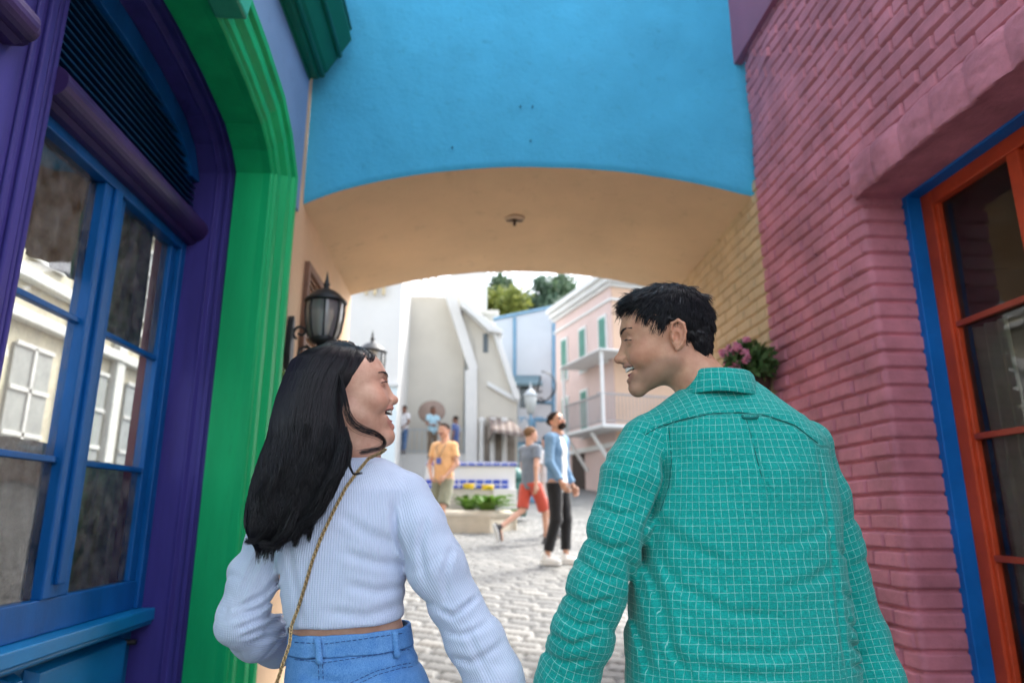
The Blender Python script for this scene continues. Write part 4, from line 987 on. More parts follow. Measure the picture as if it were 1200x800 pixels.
# ---------------------------------------------------------------- head in its own axes: x right, y forward, z up, eyes at z=0
def head_sdf(P, fem=False, jaw=.0, ears=True, smile=1.0, detail=True, neck=None):
    X = np.abs(P[:, 0]); S = P.copy(); S[:, 0] = X
    jo = jaw
    d = ell(S, (0, -.008, .036), (.0735, .092, .080))
    d = smin(d, ell(S, (0, .028, .012), (.062, .058, .078)), .03)
    jw = .046 if fem else .052
    d = smin(d, ell(S, (0, .026, -.045), (.052, .050, .052)), .03)
    d = smin(d, cap(S, (jw, -.004, -.050), (.0, .066, -.094-jo), .018, .018), .028)
    d = smin(d, ell(S, (0, .072, -.096-jo), (.019, .015, .015)), .016)
    d = smin(d, ell(S, (.043, .050, -.026), (.021, .024, .02)), .02)
    d = smin(d, ell(S, (.036, .062, -.040), (.021, .021, .019)), .016)     # raised cheek of a laugh
    br_ = .0085 if fem else .0105
    d = smin(d, cap(S, (0, .080, .022), (.036, .070, .024), br_, br_), .018)
    nk = .050 if fem else .060
    d = smin(d, cap(S, (0, -.030, -.05), (0, -.052, -.20), nk, nk), .03) if neck is None else smin(d, chain(P, [(0, -.028, -.045)]+list(neck), [nk-.003, nk-.006, nk-.006], .01), .022)
    if not detail: 
        d = smin(d, cap(S, (0, .086, .0), (0, .104, -.034), .008, .012), .01)
        if ears: d = smin(d, ell(S, (.078, -.012, -.008), (.010, .018, .031)), .006)
        return d
    # eye hollow and lids
    d = smax(d, -ell(S, (.033, .094, .003), (.017, .014, .0105)), .010)
    d = smin(d, ell(S, (.0315, .0735, .000), (.0145, .0125, .0105)), .004)
    # nose
    nl = .102 if fem else .106
    d = smin(d, ell(S, (0, .062, -.030), (.036, .028, .034)), .014)
    d = smin(d, cap(S, (0, .080, .008), (0, nl-.010, -.026), .0070, .0095), .012); d = smin(d, ell(S, (0, nl-.012, -.036), (.013, .016, .0095)), .008)
    d = smin(d, ell(S, (0, nl-.001, -.035), (.0095, .0085, .0085)), .006)
    d = smin(d, ell(S, (.0125, nl-.016, -.039), (.0078, .012, .0078)), .006)
    d = smax(d, -ell(S, (.0065, nl-.006, -.0475), (.0035, .0055, .004)), .002)
    # muzzle and lips round an open laughing mouth
    d = smin(d, ell(S, (0, .072, -.064-jo*.4), (.030, .021, .024)), .014)
    mz = -.066-jo*.5; hw = .0315; op = .0105+jo*.55
    mc = mz+.010*np.clip(S[:, 0]/.03, 0, 1.2)**2; Sm = S.copy(); Sm[:, 2] -= mc-mz
    d = smax(d, -ell(Sm, (0, .090, mz), (hw, .034, op)), .003)
    ul = [(0, .0930, mz+op+.0032), (.010, .0912, mz+op+.0036), (.021, .0815, mz+op*.75+.005), (.0315, .064, mz+.010)]
    d = smin(d, chain(S, ul, [.0036, .0036, .003, .002], .004), .004)
    ll = [(0, .0872, mz-op-.0022), (.010, .0855, mz-op-.001), (.021, .0775, mz-op*.5+.002), (.0315, .064, mz+.0095)]
    d = smin(d, chain(S, ll, [.0042, .004, .0032, .002], .004), .004)
    # fold from nose wing to mouth corner
    d = smax(d, -chain(S, [(.019, .090, -.040), (.028, .083, -.052), (.034, .074, -.066)], [.0012, .0018, .001]), .007)
    if ears:
        q = S-np.array([.076, -.014, -.006]); c, s = math.cos(.28), math.sin(.28)
        q2 = np.stack([q[:, 0]*c+q[:, 1]*s, -q[:, 0]*s+q[:, 1]*c, q[:, 2]], 1)     # flares out backwards
        e = ell(q2, (0, -.004, .0), (.0055, .0165, .030))
        rim = [(.004, .008, .012), (.007, .004, .026), (.0085, -.009, .031), (.0085, -.019, .022), (.008, -.021, .006), (.007, -.016, -.010), (.005, -.009, -.020), (.004, .0, -.027)]
        e = smin(e, chain(q2, rim, [.0028, .003, .0033, .0033, .003, .0028, .0035, .0045], .002), .003)
        e = smax(e, -ell(q2, (.009, -.002, -.002), (.009, .0075, .011)), .003)
        e = smax(e, -chain(q2, [(.008, -.003, .018), (.008, -.012, .012), (.0075, -.013, -.002)], [.003, .003, .0022]), .002)
        e = smin(e, ell(q2, (.004, .007, -.004), (.004, .003, .006)), .003)
        d = smin(d, e, .004)
    return d
def head_paint(L, jaw=0, fem=False):
    """per-vertex masks in head axes: lip colour, mouth inside, cheek colour, brow"""
    S = L.copy(); S[:, 0] = np.abs(S[:, 0]); mz = -.066-jaw*.5; op = .0105+jaw*.55
    ul = [(0, .0940, mz+op+.0032), (.010, .0922, mz+op+.0036), (.021, .0825, mz+op*.75+.005), (.0315, .065, mz+.010)]
    ll = [(0, .0882, mz-op-.0022), (.010, .0865, mz-op-.001), (.021, .0785, mz-op*.5+.002), (.0315, .065, mz+.0095)]
    lip = np.minimum(chain(S, ul, [.0042, .0042, .0034, .0015]), chain(S, ll, [.0052, .005, .0038, .0015]))
    lipm = np.clip(1-(lip-.0003)/.0014, 0, 1)
    Sm = S.copy(); Sm[:, 2] -= .010*np.clip(S[:, 0]/.03, 0, 1.2)**2; inside = np.clip(-ell(Sm, (0, .088, mz), (.0315, .034, op+.0008))/.0012, 0, 1)*(S[:, 1] < .0885)
    cheek = np.exp(-((S-np.array([.042, .062, -.032]))**2).sum(1)/.0005)+.8*np.exp(-((S-np.array([0, .112, -.036]))**2).sum(1)/.0002)+1.0*np.exp(-((S-np.array([.085, -.02, 0]))**2).sum(1)/.0006)
    lid = np.clip(1-np.abs(ell(S, (.0315, .0765, .000), (.016, .0135, .0125)))/.004, 0, 1)
    return lipm, inside, np.clip(cheek, 0, 1), lid
def stubble_mask(L):
    S = L.copy(); S[:, 0] = np.abs(S[:, 0]); j = cap(S, (.052, .004, -.055), (0, .068, -.098), .026, .028); m = ell(S, (0, .088, -.060), (.032, .03, .020))
    return np.clip(1-np.minimum(j, m)/.012, 0, 1)*np.clip((-.040-S[:, 2])/.012, 0, 1)
def skin_mat(name, col, lipc=(.42, .09, .08), rough=.48, fine=350):
    m, t, b = new_mat(name); L = t.links.new; tc = N(t, 'ShaderNodeTexCoord')
    def att(n_): a = N(t, 'ShaderNodeAttribute'); a.attribute_name = n_; return a.outputs['Fac']
    n = N(t, 'ShaderNodeTexNoise', Scale=26.0, Detail=6.0, Roughness=.65); L(tc.outputs['Object'], n.inputs['Vector'])
    r = N(t, 'ShaderNodeValToRGB'); c = np.array(col); r.color_ramp.elements[0].position = .3; r.color_ramp.elements[1].position = .7
    r.color_ramp.elements[0].color = (*(c*[.84, .70, .66]), 1); r.color_ramp.elements[1].color = (*np.clip(c*[1.1, 1.12, 1.12], 0, 1), 1); L(n.outputs[0], r.inputs[0]); out = r.outputs[0]
    for nm, cc, k in (('cheek', c*[1.0, .62, .55], .55), ('lid', c*[.72, .6, .6], .5), ('lip', lipc, .5), ('inside', (.05, .008, .01), 1.0), ('stub', c*[.50, .56, .62], .45)):
        mx = N(t, 'ShaderNodeMix', data_type='RGBA'); mu_ = N(t, 'ShaderNodeMath', operation='MULTIPLY'); mu_.inputs[1].default_value = k
        L(att(nm), mu_.inputs[0]); L(mu_.outputs[0], mx.inputs[0]); L(out, mx.inputs[6]); mx.inputs[7].default_value = (*cc, 1); out = mx.outputs[2]
    L(out, b.inputs['Base Color']); b.inputs['Roughness'].default_value = rough
    b.inputs['Subsurface Weight'].default_value = .10; b.inputs['Subsurface Radius'].default_value = (.9, .35, .2); b.inputs['Subsurface Scale'].default_value = .006
    n2 = N(t, 'ShaderNodeTexNoise', Scale=float(fine), Detail=3.0); L(tc.outputs['Object'], n2.inputs['Vector'])
    bp = N(t, 'ShaderNodeBump', Strength=.45, Distance=.001); L(n2.outputs[0], bp.inputs['Height']); L(bp.outputs[0], b.inputs['Normal'])
    b.inputs['Specular IOR Level'].default_value = .45
    return m
def hand_mesh(wrist, d, nrm, thumb, curl=.5, s=1.0, h=.0035, side=1):
    """d = wrist->knuckles, nrm = back of the hand, thumb = side the thumb leaves from"""
    R = rotm(d, nrm); th = 1.0 if (R[:, 0]@np.array(thumb, float)) > 0 else -1.0
    w_ = np.array(wrist, float)
    def f(P):
        q = (P-w_)@R/s; q = q*np.array([th, 1, 1])
        dd = ell(q, (0, .045, 0), (.040, .052, .0145)); dd = smin(dd, cap(q, (0, -.03, 0), (0, .02, 0), .024, .022), .02)
        for k, (x, ln) in enumerate(((.028, .078), (.0095, .088), (-.010, .080), (-.028, .063))):
            p = np.array([x, .082-.25*abs(x), 0]); a = curl*.55; pts = [np.array([x*.8, .05, 0]), p]
            for j, fr in enumerate((.45, .30, .25)):
                a += curl*.75; p = p+ln*fr*np.array([x*.6*(1-curl), math.cos(a), -math.sin(a)]); pts.append(p)
            dd = smin(dd, chain(q, pts, [.010, .0098, .0088, .0080, .0068], .002), .004)
        dd = smin(dd, chain(q, [(.022, .012, -.004), (.045, .038, -.014), (.052, .062, -.024-.01*curl), (.046, .084, -.034-.015*curl)], [.014, .012, .0098, .008], .003), .008)
        return dd*s
    c = w_+R[:, 1]*.06*s
    return iso(f, c-.135*s, c+.135*s, h, 1)
def arm_dirs(sh, el, wr):
    d = np.array(wr, float)-np.array(el, float); return d/np.linalg.norm(d)

# ---------------------------------------------------------------- cloth materials
def cloth(name, col, rough=.85, var=.08, bump=.4, bs=400, sheen=.3, vs=9):
    m = paint(name, col, rough, var, vs, bump, bs, dist=.001, spec=.25); m.node_tree.nodes['Principled BSDF'].inputs['Sheen Weight'].default_value = sheen; return m

# ---------------------------------------------------------------- passers-by
def passer(label, foot, yaw, H, J, skin, hairc, top, bottom, shoe, sleeve='short', leg='long', hair='short', res=.011, group='people in the sunlit plaza', opening=0.0, shirt_len=.82):
    """J: joints in metres for a 1.75 m figure, own axes (x right, y forward, z up from the ground)"""
    s = H/1.75; D = dict(pel=(0, 0, .94), che=(0, 0, 1.28), nec=(0, -.01, 1.47), hea=(0, .02, 1.645), shL=(-.185, 0, 1.42), shR=(.185, 0, 1.42),
        elL=(-.235, -.02, 1.13), elR=(.235, -.02, 1.13), wrL=(-.245, .05, .88), wrR=(.245, .05, .88), hiL=(-.09, 0, .92), hiR=(.09, 0, .92),
        knL=(-.10, .02, .50), knR=(.10, .02, .50), anL=(-.105, -.02, .085), anR=(.105, -.02, .085), face=(0, 1, 0), fup=(0, 0, 1), ftL=(0, 1, 0), ftR=(0, 1, 0))
    D.update(J); D = {k: np.array(v, float) for k, v in D.items()}
    c, sn = math.cos(yaw), math.sin(yaw); Rz = np.array([[c, -sn, 0], [sn, c, 0], [0, 0, 1]]); foot = np.array(foot, float)
    tw = lambda q: (np.asarray(q)*s)@Rz.T+foot
    e = empty('person', foot, label, 'person', group)
    HR = rotm(D['face'], D['fup'])
    def torso(P, g=0.0, zlo=None):
        d = chain(P, [D['pel'], D['pel']*.5+D['che']*.5, D['che'], D['che']*.35+D['nec']*.65], [.125+g, .118+g, .13+g, .10+g], .05)
        q = P.copy(); q[:, 1] = (P[:, 1]-D['che'][1])*1.35+D['che'][1]
        d = chain(q, [D['pel'], D['pel']*.5+D['che']*.5, D['che']], [.145+g, .135+g, .15+g], .05)/1.15
        d = smin(d, cap(P, D['shL']*.82+D['shR']*.18, D['shR']*.82+D['shL']*.18, .062+g, .062+g), .05)
        return d
    def arms(P, g=0.0, upto=9, a0=.052, a1=.040, a2=.027):
        d = None
        for S_ in 'LR':
            sh, el, wr = D['sh'+S_], D['el'+S_], D['wr'+S_]
            if upto == 1: ax = (el-sh)/np.linalg.norm(el-sh); x = smax(cap(P, sh, sh+(el-sh)*.95, a0+g-.006, a1+g+.004), (P-sh)@ax-.17, .006)
            else: x = chain(P, [sh, el, wr], [a0+g, a1+g, a2+g], .015)
            d = x if d is None else np.minimum(d, x)
        return d
    def legs(P, g=0.0, k=1.0, r0=.082, r1=.056, r2=.038):
        d = None
        for S_ in 'LR':
            hi, kn, an = D['hi'+S_], D['kn'+S_], D['an'+S_]
            if k <= 1.0: x = cap(P, hi, hi+(kn-hi)*k, r0+g, r1+.02+g)
            else: x = chain(P, [hi, kn, an], [r0+g, r1+g, r2+g], .02)
            d = x if d is None else smin(d, x, .02)
        return d
    hc = D['hea']
    def body(P):
        d = smin(torso(P, -.012), arms(P, -.004), .03); d = smin(d, legs(P, -.006, 2), .03)
        for S_ in 'LR': d = smin(d, cap(P, D['an'+S_]-[0, 0, .03], D['an'+S_]+D['ft'+S_]*.11-[0, 0, .045], .038, .028), .02)
        d = smin(d, cap(P, D['nec']-[0, 0, .06], hc-[0, .01, .04], .058, .052), .03)
        return d
    allp = np.array([D[k] for k in D if k not in ('face', 'fup', 'ftL', 'ftR')]); lo = allp.min(0)-.22; hi = allp.max(0)+.2
    V1, F1 = iso(body, lo, hi, res, 1)
    hs = lambda P: head_sdf(((P-hc)@HR), detail=True)
    V2, F2 = iso(hs, hc-.16, hc+.15, .0045, 1)
    L2 = (V2-hc)@HR; at_ = head_paint(L2)
    parts = [(V1, F1), (V2, F2)]
    for S_, sg in (('L', -1), ('R', 1)):
        d = arm_dirs(D['sh'+S_], D['el'+S_], D['wr'+S_]); th = D.get('th'+S_, np.array([-sg*.3, 1, .0])); nr = D.get('nr'+S_, np.array([sg, -.2, .0]))
        parts.append(hand_mesh(D['wr'+S_], d, nr, th, .45, .95, .006))
    V, Fc = join(*parts); n1, n2 = len(V1), len(V2)
    at = {}
    for k, a in zip(('lip', 'inside', 'cheek', 'lid'), at_): z = np.zeros(len(V)); z[n1:n1+n2] = a; at[k] = z
    mk('body', tw(V), Fc, skin, e, True, attrs=at)
    g = .014
    def topf(P):
        d = torso(P, g); d = smin(d, arms(P, g+.002, 1 if sleeve == 'short' else 9), .02)
        d = smax(d, shirt_len-P[:, 2]+.01*np.sin(P[:, 0]*40), .01)
        d = smax(d, -cap(P, D['nec']-[0, -.01, .02], hc, .066, .066), .01)
        if sleeve != 'short':
            for S_ in 'LR': dd = arm_dirs(0, D['el'+S_], D['wr'+S_]); d = smax(d, (P-D['wr'+S_])@dd+.01, .004)
        if opening: d = smax(d, -smax(np.abs(P[:, 0]-.02)-opening, -P[:, 1], .004), .004)
        return d+.003*wob(P, 34, 5)+.002*wob(P, 70, 8)
    V, Fc = iso(topf, lo, hi, res*.8, 1); mk('shirt', tw(V), Fc, top, e, True)
    def botf(P):
        q = smin(legs(P, .016, .93 if leg == 'short' else 2), chain(P, [D['pel'], D['pel']+[0, 0, .06]], [.118, .11]), .05)
        q = smax(q, P[:, 2]-(shirt_len+.09), .01)
        if leg == 'short':
            for S_ in 'LR':
                hi_, kn = D['hi'+S_], D['kn'+S_]; ax = (kn-hi_)/np.linalg.norm(kn-hi_); nearleg = cap(P, hi_, kn, .16, .16)
                q = np.where(nearleg < cap(P, D['hi'+('R' if S_ == 'L' else 'L')], D['kn'+('R' if S_ == 'L' else 'L')], .16, .16), smax(q, (P-kn)@ax+.03, .006), q)
        else:
            for S_ in 'LR': q = smax(q, -(cap(P, D['an'+S_], D['an'+S_]-[0, 0, .2], .09, .09)), .01)
        return q+.003*wob(P, 30, 9)+.0015*wob(P, 80, 6)
    V, Fc = iso(botf, lo, hi, res*.8, 1); mk('shorts' if leg == 'short' else 'trousers', tw(V), Fc, bottom, e, True)
    for S_ in 'LR':
        an = D['an'+S_]; ft = D['ft'+S_]/np.linalg.norm(D['ft'+S_]); up = np.cross(np.cross(ft, [0, 0, 1]), ft)
        RR = rotm(ft, [0, 0, 1] if abs(ft[2]) < .9 else [0, 1, 0])
        def sf(P):
            q = (P-an)@RR; d = ell(q, (0, .045, -.045), (.045, .135, .042)); d = smin(d, cap(q, (0, -.01, -.03), (0, -.01, .01), .046, .044), .02)
            return smax(d, -q[:, 2]-.078, .004)
        V, Fc = iso(sf, an-.22, an+.22, .008, 1); so_ = mk('shoe', tw(V), Fc, shoe, e, True)
        def s2(P):
            q = (P-an)@RR; d = ell(q, (0, .045, -.07), (.05, .142, .06)); return smax(smax(d, -q[:, 2]-.088, .003), q[:, 2]+.068, .003)
        V, Fc = iso(s2, an-.22, an+.22, .008, 1); mk('sole', tw(V), Fc, WSOLE, so_, True)
    def hf(P):
        q = (P-hc)@HR; d = ell(q, (0, -.014, .042), (.083, .105, .088)); ln = np.interp(q[:, 1], [-.11, -.07, -.035, -.02, .02, .04, .08], [-.085, -.07, -.02, .02, .02, .04, .072])
        d = smax(d, (ln-q[:, 2])*.7, .006)
        if hair == 'bun': d = smin(d, ell(q, (0, -.105, .05), (.04, .035, .04)), .01)
        if hair == 'long': d = smin(d, cap(q, (0, -.06, 0), (0, -.085, -.16), .07, .05), .04)
        return d+.0025*wob(q, 160, 4)
    V, Fc = iso(hf, hc-.28, hc+.17, .006, 1); mk('hair', tw(V), Fc, hairc, e, True)
    return e, tw, D, torso, arms, lo, hi, HR
WSOLE = plain('white rubber sole', (.7, .7, .68), .6)
# ================================================================ the couple in front
def march(f, u, v, off=0.0, y0=.7, y1=2.4, fallback=1.35):
    """where the sight line meets the implicit surface f (then off metres towards the viewer)"""
    d = ray(u, v); t = np.linspace(y0/d[1], y1/d[1], 700); P = np.array([0, 0, HC])+t[:, None]*d; s = f(P)
    i = np.argmax(s < 0)
    if s[i] >= 0: return np.array([0, 0, HC])+d*(fallback/d[1])
    p = P[i]-d*off/np.linalg.norm(d); return p
def groove(P, pxs, A, w_, y, soft=1.0):
    """depth profile of a fold running through photo points at distance y"""
    pts = [atY(u, v, y)*np.array([1, 0, 1]) for u, v in pxs]; Q = P*np.array([1, 0, 1]); n = len(pts); L_ = np.linspace(0, 1, n)
    best = np.full(len(P), 9.); tt = np.zeros(len(P))
    for i in range(n-1):
        a, b = pts[i], pts[i+1]; ab = b-a; t = np.clip(((Q-a)@ab)/(ab@ab), 0, 1); q = Q-a-t[:, None]*ab; d = np.sqrt((q*q).sum(1))
        m = d < best; best = np.where(m, d, best); tt = np.where(m, (i+t)/(n-1), tt)
    env = np.clip(np.minimum(tt, 1-tt)*5*soft+.15, 0, 1)
    return A*np.exp(-(best/w_)**2)*env-.45*A*np.exp(-((best-w_*1.7)/w_)**2)*env
def sleeve_uv(pts):
    pts = [np.asarray(p, float) for p in pts]
    def fn(P):
        W_s = np.zeros(len(P)); U = np.zeros(len(P)); Vv = np.zeros(len(P)); s0 = 0; n = len(pts)-1; CU = np.zeros(len(P)); SU = np.zeros(len(P))
        for i in range(n):
            a, b = pts[i], pts[i+1]; ab = b-a; ln = np.linalg.norm(ab); ax = ab/ln
            traw = (P-a)@ab/ln**2; t = np.clip(traw, 0, 1); d = np.linalg.norm(P-a-t[:, None]*ab, axis=1)
            w_ = np.exp(-(d/.007)); q = P-a-traw[:, None]*ab
            ref = np.array([0, -1., 0]); ref = ref-ax*(ref@ax); ref /= np.linalg.norm(ref); oth = np.cross(ax, ref)
            an = np.arctan2(q@oth, q@ref); CU += w_*np.cos(an); SU += w_*np.sin(an); Vv += w_*(s0+np.clip(traw, -.6 if i else -3, 1.6 if i < n-1 else 3)*ln); W_s += w_; s0 += ln
        U = np.arctan2(SU, CU)*.057; Vv = Vv/W_s
        return np.stack([U, Vv], 1)
    return fn
def torso_uv(cx, cy, rx, ry, R):
    ph = np.linspace(-PI, PI, 721); q = (np.abs(np.sin(ph))**2.4+np.abs(np.cos(ph))**2.4)**(1/2.4); ex, ey = rx*np.sin(ph)/q, ry*np.cos(ph)/q
    L_ = np.concatenate([[0], np.cumsum(np.hypot(np.diff(ex), np.diff(ey)))]); L_ -= L_[360]
    return lambda P: np.stack([np.interp(np.arctan2((P[:, 0]-cx)/rx, -(P[:, 1]-cy)/ry), ph, L_), P[:, 2]], 1)
def part_uv(V, Fq, parts):
    cen = V[Fq].mean(1); ds = np.stack([f(cen) for f, _ in parts], 1); who = ds.argmin(1)
    uv = np.zeros((len(Fq), 4, 2)); 
    for k, (_, g) in enumerate(parts):
        m = who == k; uv[m] = g(V[Fq[m]].reshape(-1, 3)).reshape(-1, 4, 2)
    return uv.reshape(-1, 2), who

def creases(P, uvf, f, A, per, v0, v1, seed):
    uv = uvf(P); th = uv[:, 0]/.057; v = uv[:, 1]; m = np.clip((v-v0)/.04, 0, 1)*np.clip((v1-v)/.03, 0, 1)*np.exp(-np.maximum(f, 0)/.02)
    ph = v*2*PI/per+1.6*np.sin(th+seed)+.9*np.sin(2*th+seed*2+v*14)+1.1*np.sin(v*23+seed)
    amp = np.clip(.45+.75*np.sin(th*1.5+v*19+seed*3)*np.cos(v*41+seed*5), 0, 1.2)
    return A*m*amp*(np.abs(np.sin(ph*.5))**.7-.64)
# ---------------------------------------------------------------- materials of the couple
SK_M = skin_mat('tan skin', (.54, .30, .195), (.33, .11, .09)); SK_F = skin_mat('light tan skin', (.62, .365, .265), (.52, .17, .15))
def hairmat(name, c=(.006, .0055, .006), hi=(.02, .018, .02), rough=.34):
    m, t, b = new_mat(name); L = t.links.new; g_ = N(t, 'ShaderNodeNewGeometry'); r = N(t, 'ShaderNodeValToRGB')
    r.color_ramp.elements[0].color = (*c, 1); r.color_ramp.elements[1].color = (*hi, 1); L(g_.outputs['Random Per Island'], r.inputs[0]); L(r.outputs[0], b.inputs['Base Color'])
    b.inputs['Roughness'].default_value = rough; b.inputs['Specular IOR Level'].default_value = .34; return m
HAIRB = hairmat('black hair', (.004, .004, .006), (.011, .0105, .014), .30); 
def plaid_mat():
    m, t, b = new_mat('teal checked shirt cloth'); L = t.links.new; uv = N(t, 'ShaderNodeUVMap'); sx = N(t, 'ShaderNodeSeparateXYZ')
    tc = N(t, 'ShaderNodeTexCoord'); nw = N(t, 'ShaderNodeTexNoise', Scale=14.0, Detail=3.0); L(tc.outputs['Object'], nw.inputs['Vector'])
    ad = N(t, 'ShaderNodeVectorMath', operation='MULTIPLY_ADD'); ad.inputs[1].default_value = (.004, .004, 0); L(nw.outputs['Color'], ad.inputs[0]); L(uv.outputs[0], ad.inputs[2]); L(ad.outputs[0], sx.inputs[0])
    def M_(op, a, b_=None, c=None):
        n = N(t, 'ShaderNodeMath', operation=op)
        for i, q in enumerate((a, b_, c)):
            if q is None: continue
            if isinstance(q, (int, float)): n.inputs[i].default_value = q
            else: L(q, n.inputs[i])
        return n.outputs[0]
    def line(o, p, w_, sd):
        f = M_('FRACT', M_('MULTIPLY', o, 1/p)); dd = M_('MULTIPLY', M_('ABSOLUTE', M_('SUBTRACT', f, .5)), p)
        mr = N(t, 'ShaderNodeMapRange'); mr.inputs[1].default_value = w_*.45; mr.inputs[2].default_value = w_*1.15; mr.inputs[3].default_value = 1; mr.inputs[4].default_value = 0; L(dd, mr.inputs[0])
        return mr.outputs[0]
    l1 = line(sx.outputs[0], .0142, .00048, 1); l2 = line(sx.outputs[1], .0142, .00048, 2)
    nz = N(t, 'ShaderNodeTexNoise', Scale=160.0, Detail=2.0); L(tc.outputs['Object'], nz.inputs['Vector']); brk = N(t, 'ShaderNodeMapRange'); brk.inputs[1].default_value = .36; brk.inputs[2].default_value = .55; brk.inputs[3].default_value = .25; brk.inputs[4].default_value = .9; L(nz.outputs[0], brk.inputs[0])
    ln = M_('MULTIPLY', M_('MAXIMUM', l1, l2), brk.outputs[0])
    # slubby weave: stretched noise both ways
    def weave(su, sv):
        mp = N(t, 'ShaderNodeMapping'); mp.inputs['Scale'].default_value = (su, sv, 1); L(uv.outputs[0], mp.inputs[0]); n = N(t, 'ShaderNodeTexNoise', Scale=1.0, Detail=3.0, Roughness=.7); L(mp.outputs[0], n.inputs['Vector']); return n.outputs[0]
    w1, w2 = weave(120, 900), weave(900, 120); ww = M_('ADD', M_('MULTIPLY', w1, .5), M_('MULTIPLY', w2, .5))
    r = N(t, 'ShaderNodeValToRGB'); e = r.color_ramp.elements; e[0].position = .36; e[1].position = .62; e[0].color = (.0, .17, .16, 1); e[1].color = (.004, .40, .34, 1); L(ww, r.inputs[0])
    mx = N(t, 'ShaderNodeMix', data_type='RGBA'); L(ln, mx.inputs[0]); L(r.outputs[0], mx.inputs[6]); mx.inputs[7].default_value = (.27, .62, .56, 1)
    L(mx.outputs[2], b.inputs['Base Color']); b.inputs['Roughness'].default_value = .85; b.inputs['Specular IOR Level'].default_value = .2; b.inputs['Sheen Weight'].default_value = .15
    n3 = N(t, 'ShaderNodeTexNoise', Scale=38.0, Detail=5.0, Roughness=.6); L(tc.outputs['Object'], n3.inputs['Vector'])
    w3 = weave(14, 60); hs = M_('ADD', M_('ADD', M_('MULTIPLY', ww, .3), M_('MULTIPLY', n3.outputs[0], .9)), M_('MULTIPLY', w3, 1.0))
    bp = N(t, 'ShaderNodeBump', Strength=.9, Distance=.003); L(hs, bp.inputs['Height']); L(bp.outputs[0], b.inputs['Normal'])
    return m
PLAID = plaid_mat()
def knit_mat():
    m, t, b = new_mat('ribbed pale blue knit'); L = t.links.new; uv = N(t, 'ShaderNodeUVMap'); sx = N(t, 'ShaderNodeSeparateXYZ'); L(uv.outputs[0], sx.inputs[0])
    def M_(op, a, b_=None):
        n = N(t, 'ShaderNodeMath', operation=op)
        for i, q in enumerate((a, b_)):
            if q is None: continue
            if isinstance(q, (int, float)): n.inputs[i].default_value = q
            else: L(q, n.inputs[i])
        return n.outputs[0]
    s = M_('SINE', M_('MULTIPLY', sx.outputs[0], 2*PI/.0052)); k = M_('SINE', M_('MULTIPLY', sx.outputs[1], 2*PI/.0036))
    tc = N(t, 'ShaderNodeTexCoord'); nz = N(t, 'ShaderNodeTexNoise', Scale=7.0, Detail=4.0); L(tc.outputs['Object'], nz.inputs['Vector'])
    r = N(t, 'ShaderNodeValToRGB'); e = r.color_ramp.elements; e[0].color = (.46, .53, .70, 1); e[1].color = (.57, .64, .79, 1)
    L(M_('ADD', M_('MULTIPLY', s, .22), nz.outputs[0]), r.inputs[0]); L(r.outputs[0], b.inputs['Base Color'])
    b.inputs['Roughness'].default_value = .95; b.inputs['Specular IOR Level'].default_value = .15; b.inputs['Sheen Weight'].default_value = .35
    n2 = N(t, 'ShaderNodeTexNoise', Scale=300.0, Detail=2.0); L(tc.outputs['Object'], n2.inputs['Vector'])
    bp = N(t, 'ShaderNodeBump', Strength=.55, Distance=.0014); L(M_('ADD', M_('ADD', M_('MULTIPLY', s, .5), M_('MULTIPLY', k, .1)), M_('MULTIPLY', n2.outputs[0], .5)), bp.inputs['Height']); L(bp.outputs[0], b.inputs['Normal'])
    return m
KNIT = knit_mat()
def denim_mat(name, c=(.035, .16, .44), hi=(.20, .42, .72)):
    m, t, b = new_mat(name); L = t.links.new; tc = N(t, 'ShaderNodeTexCoord')
    n1 = N(t, 'ShaderNodeTexNoise', Scale=9.0, Detail=6.0, Roughness=.7); L(tc.outputs['Object'], n1.inputs['Vector'])
    mp = N(t, 'ShaderNodeMapping'); mp.inputs['Scale'].default_value = (1400, 1400, 260); L(tc.outputs['Object'], mp.inputs[0]); n2 = N(t, 'ShaderNodeTexNoise', Scale=1.0, Detail=2.0); L(mp.outputs[0], n2.inputs['Vector'])
    a = N(t, 'ShaderNodeMath', operation='MULTIPLY_ADD'); a.inputs[1].default_value = .55; L(n2.outputs[0], a.inputs[0]); m2 = N(t, 'ShaderNodeMath', operation='MULTIPLY'); m2.inputs[1].default_value = .5; L(n1.outputs[0], m2.inputs[0]); L(m2.outputs[0], a.inputs[2])
    r = N(t, 'ShaderNodeValToRGB'); e = r.color_ramp.elements; e[0].position = .38; e[1].position = .72; e[0].color = (*c, 1); e[1].color = (*hi, 1); L(a.outputs[0], r.inputs[0]); L(r.outputs[0], b.inputs['Base Color'])
    b.inputs['Roughness'].default_value = .85; bp = N(t, 'ShaderNodeBump', Strength=.5, Distance=.001); L(a.outputs[0], bp.inputs['Height']); L(bp.outputs[0], b.inputs['Normal']); return m
DENIM = denim_mat('mid blue denim'); 

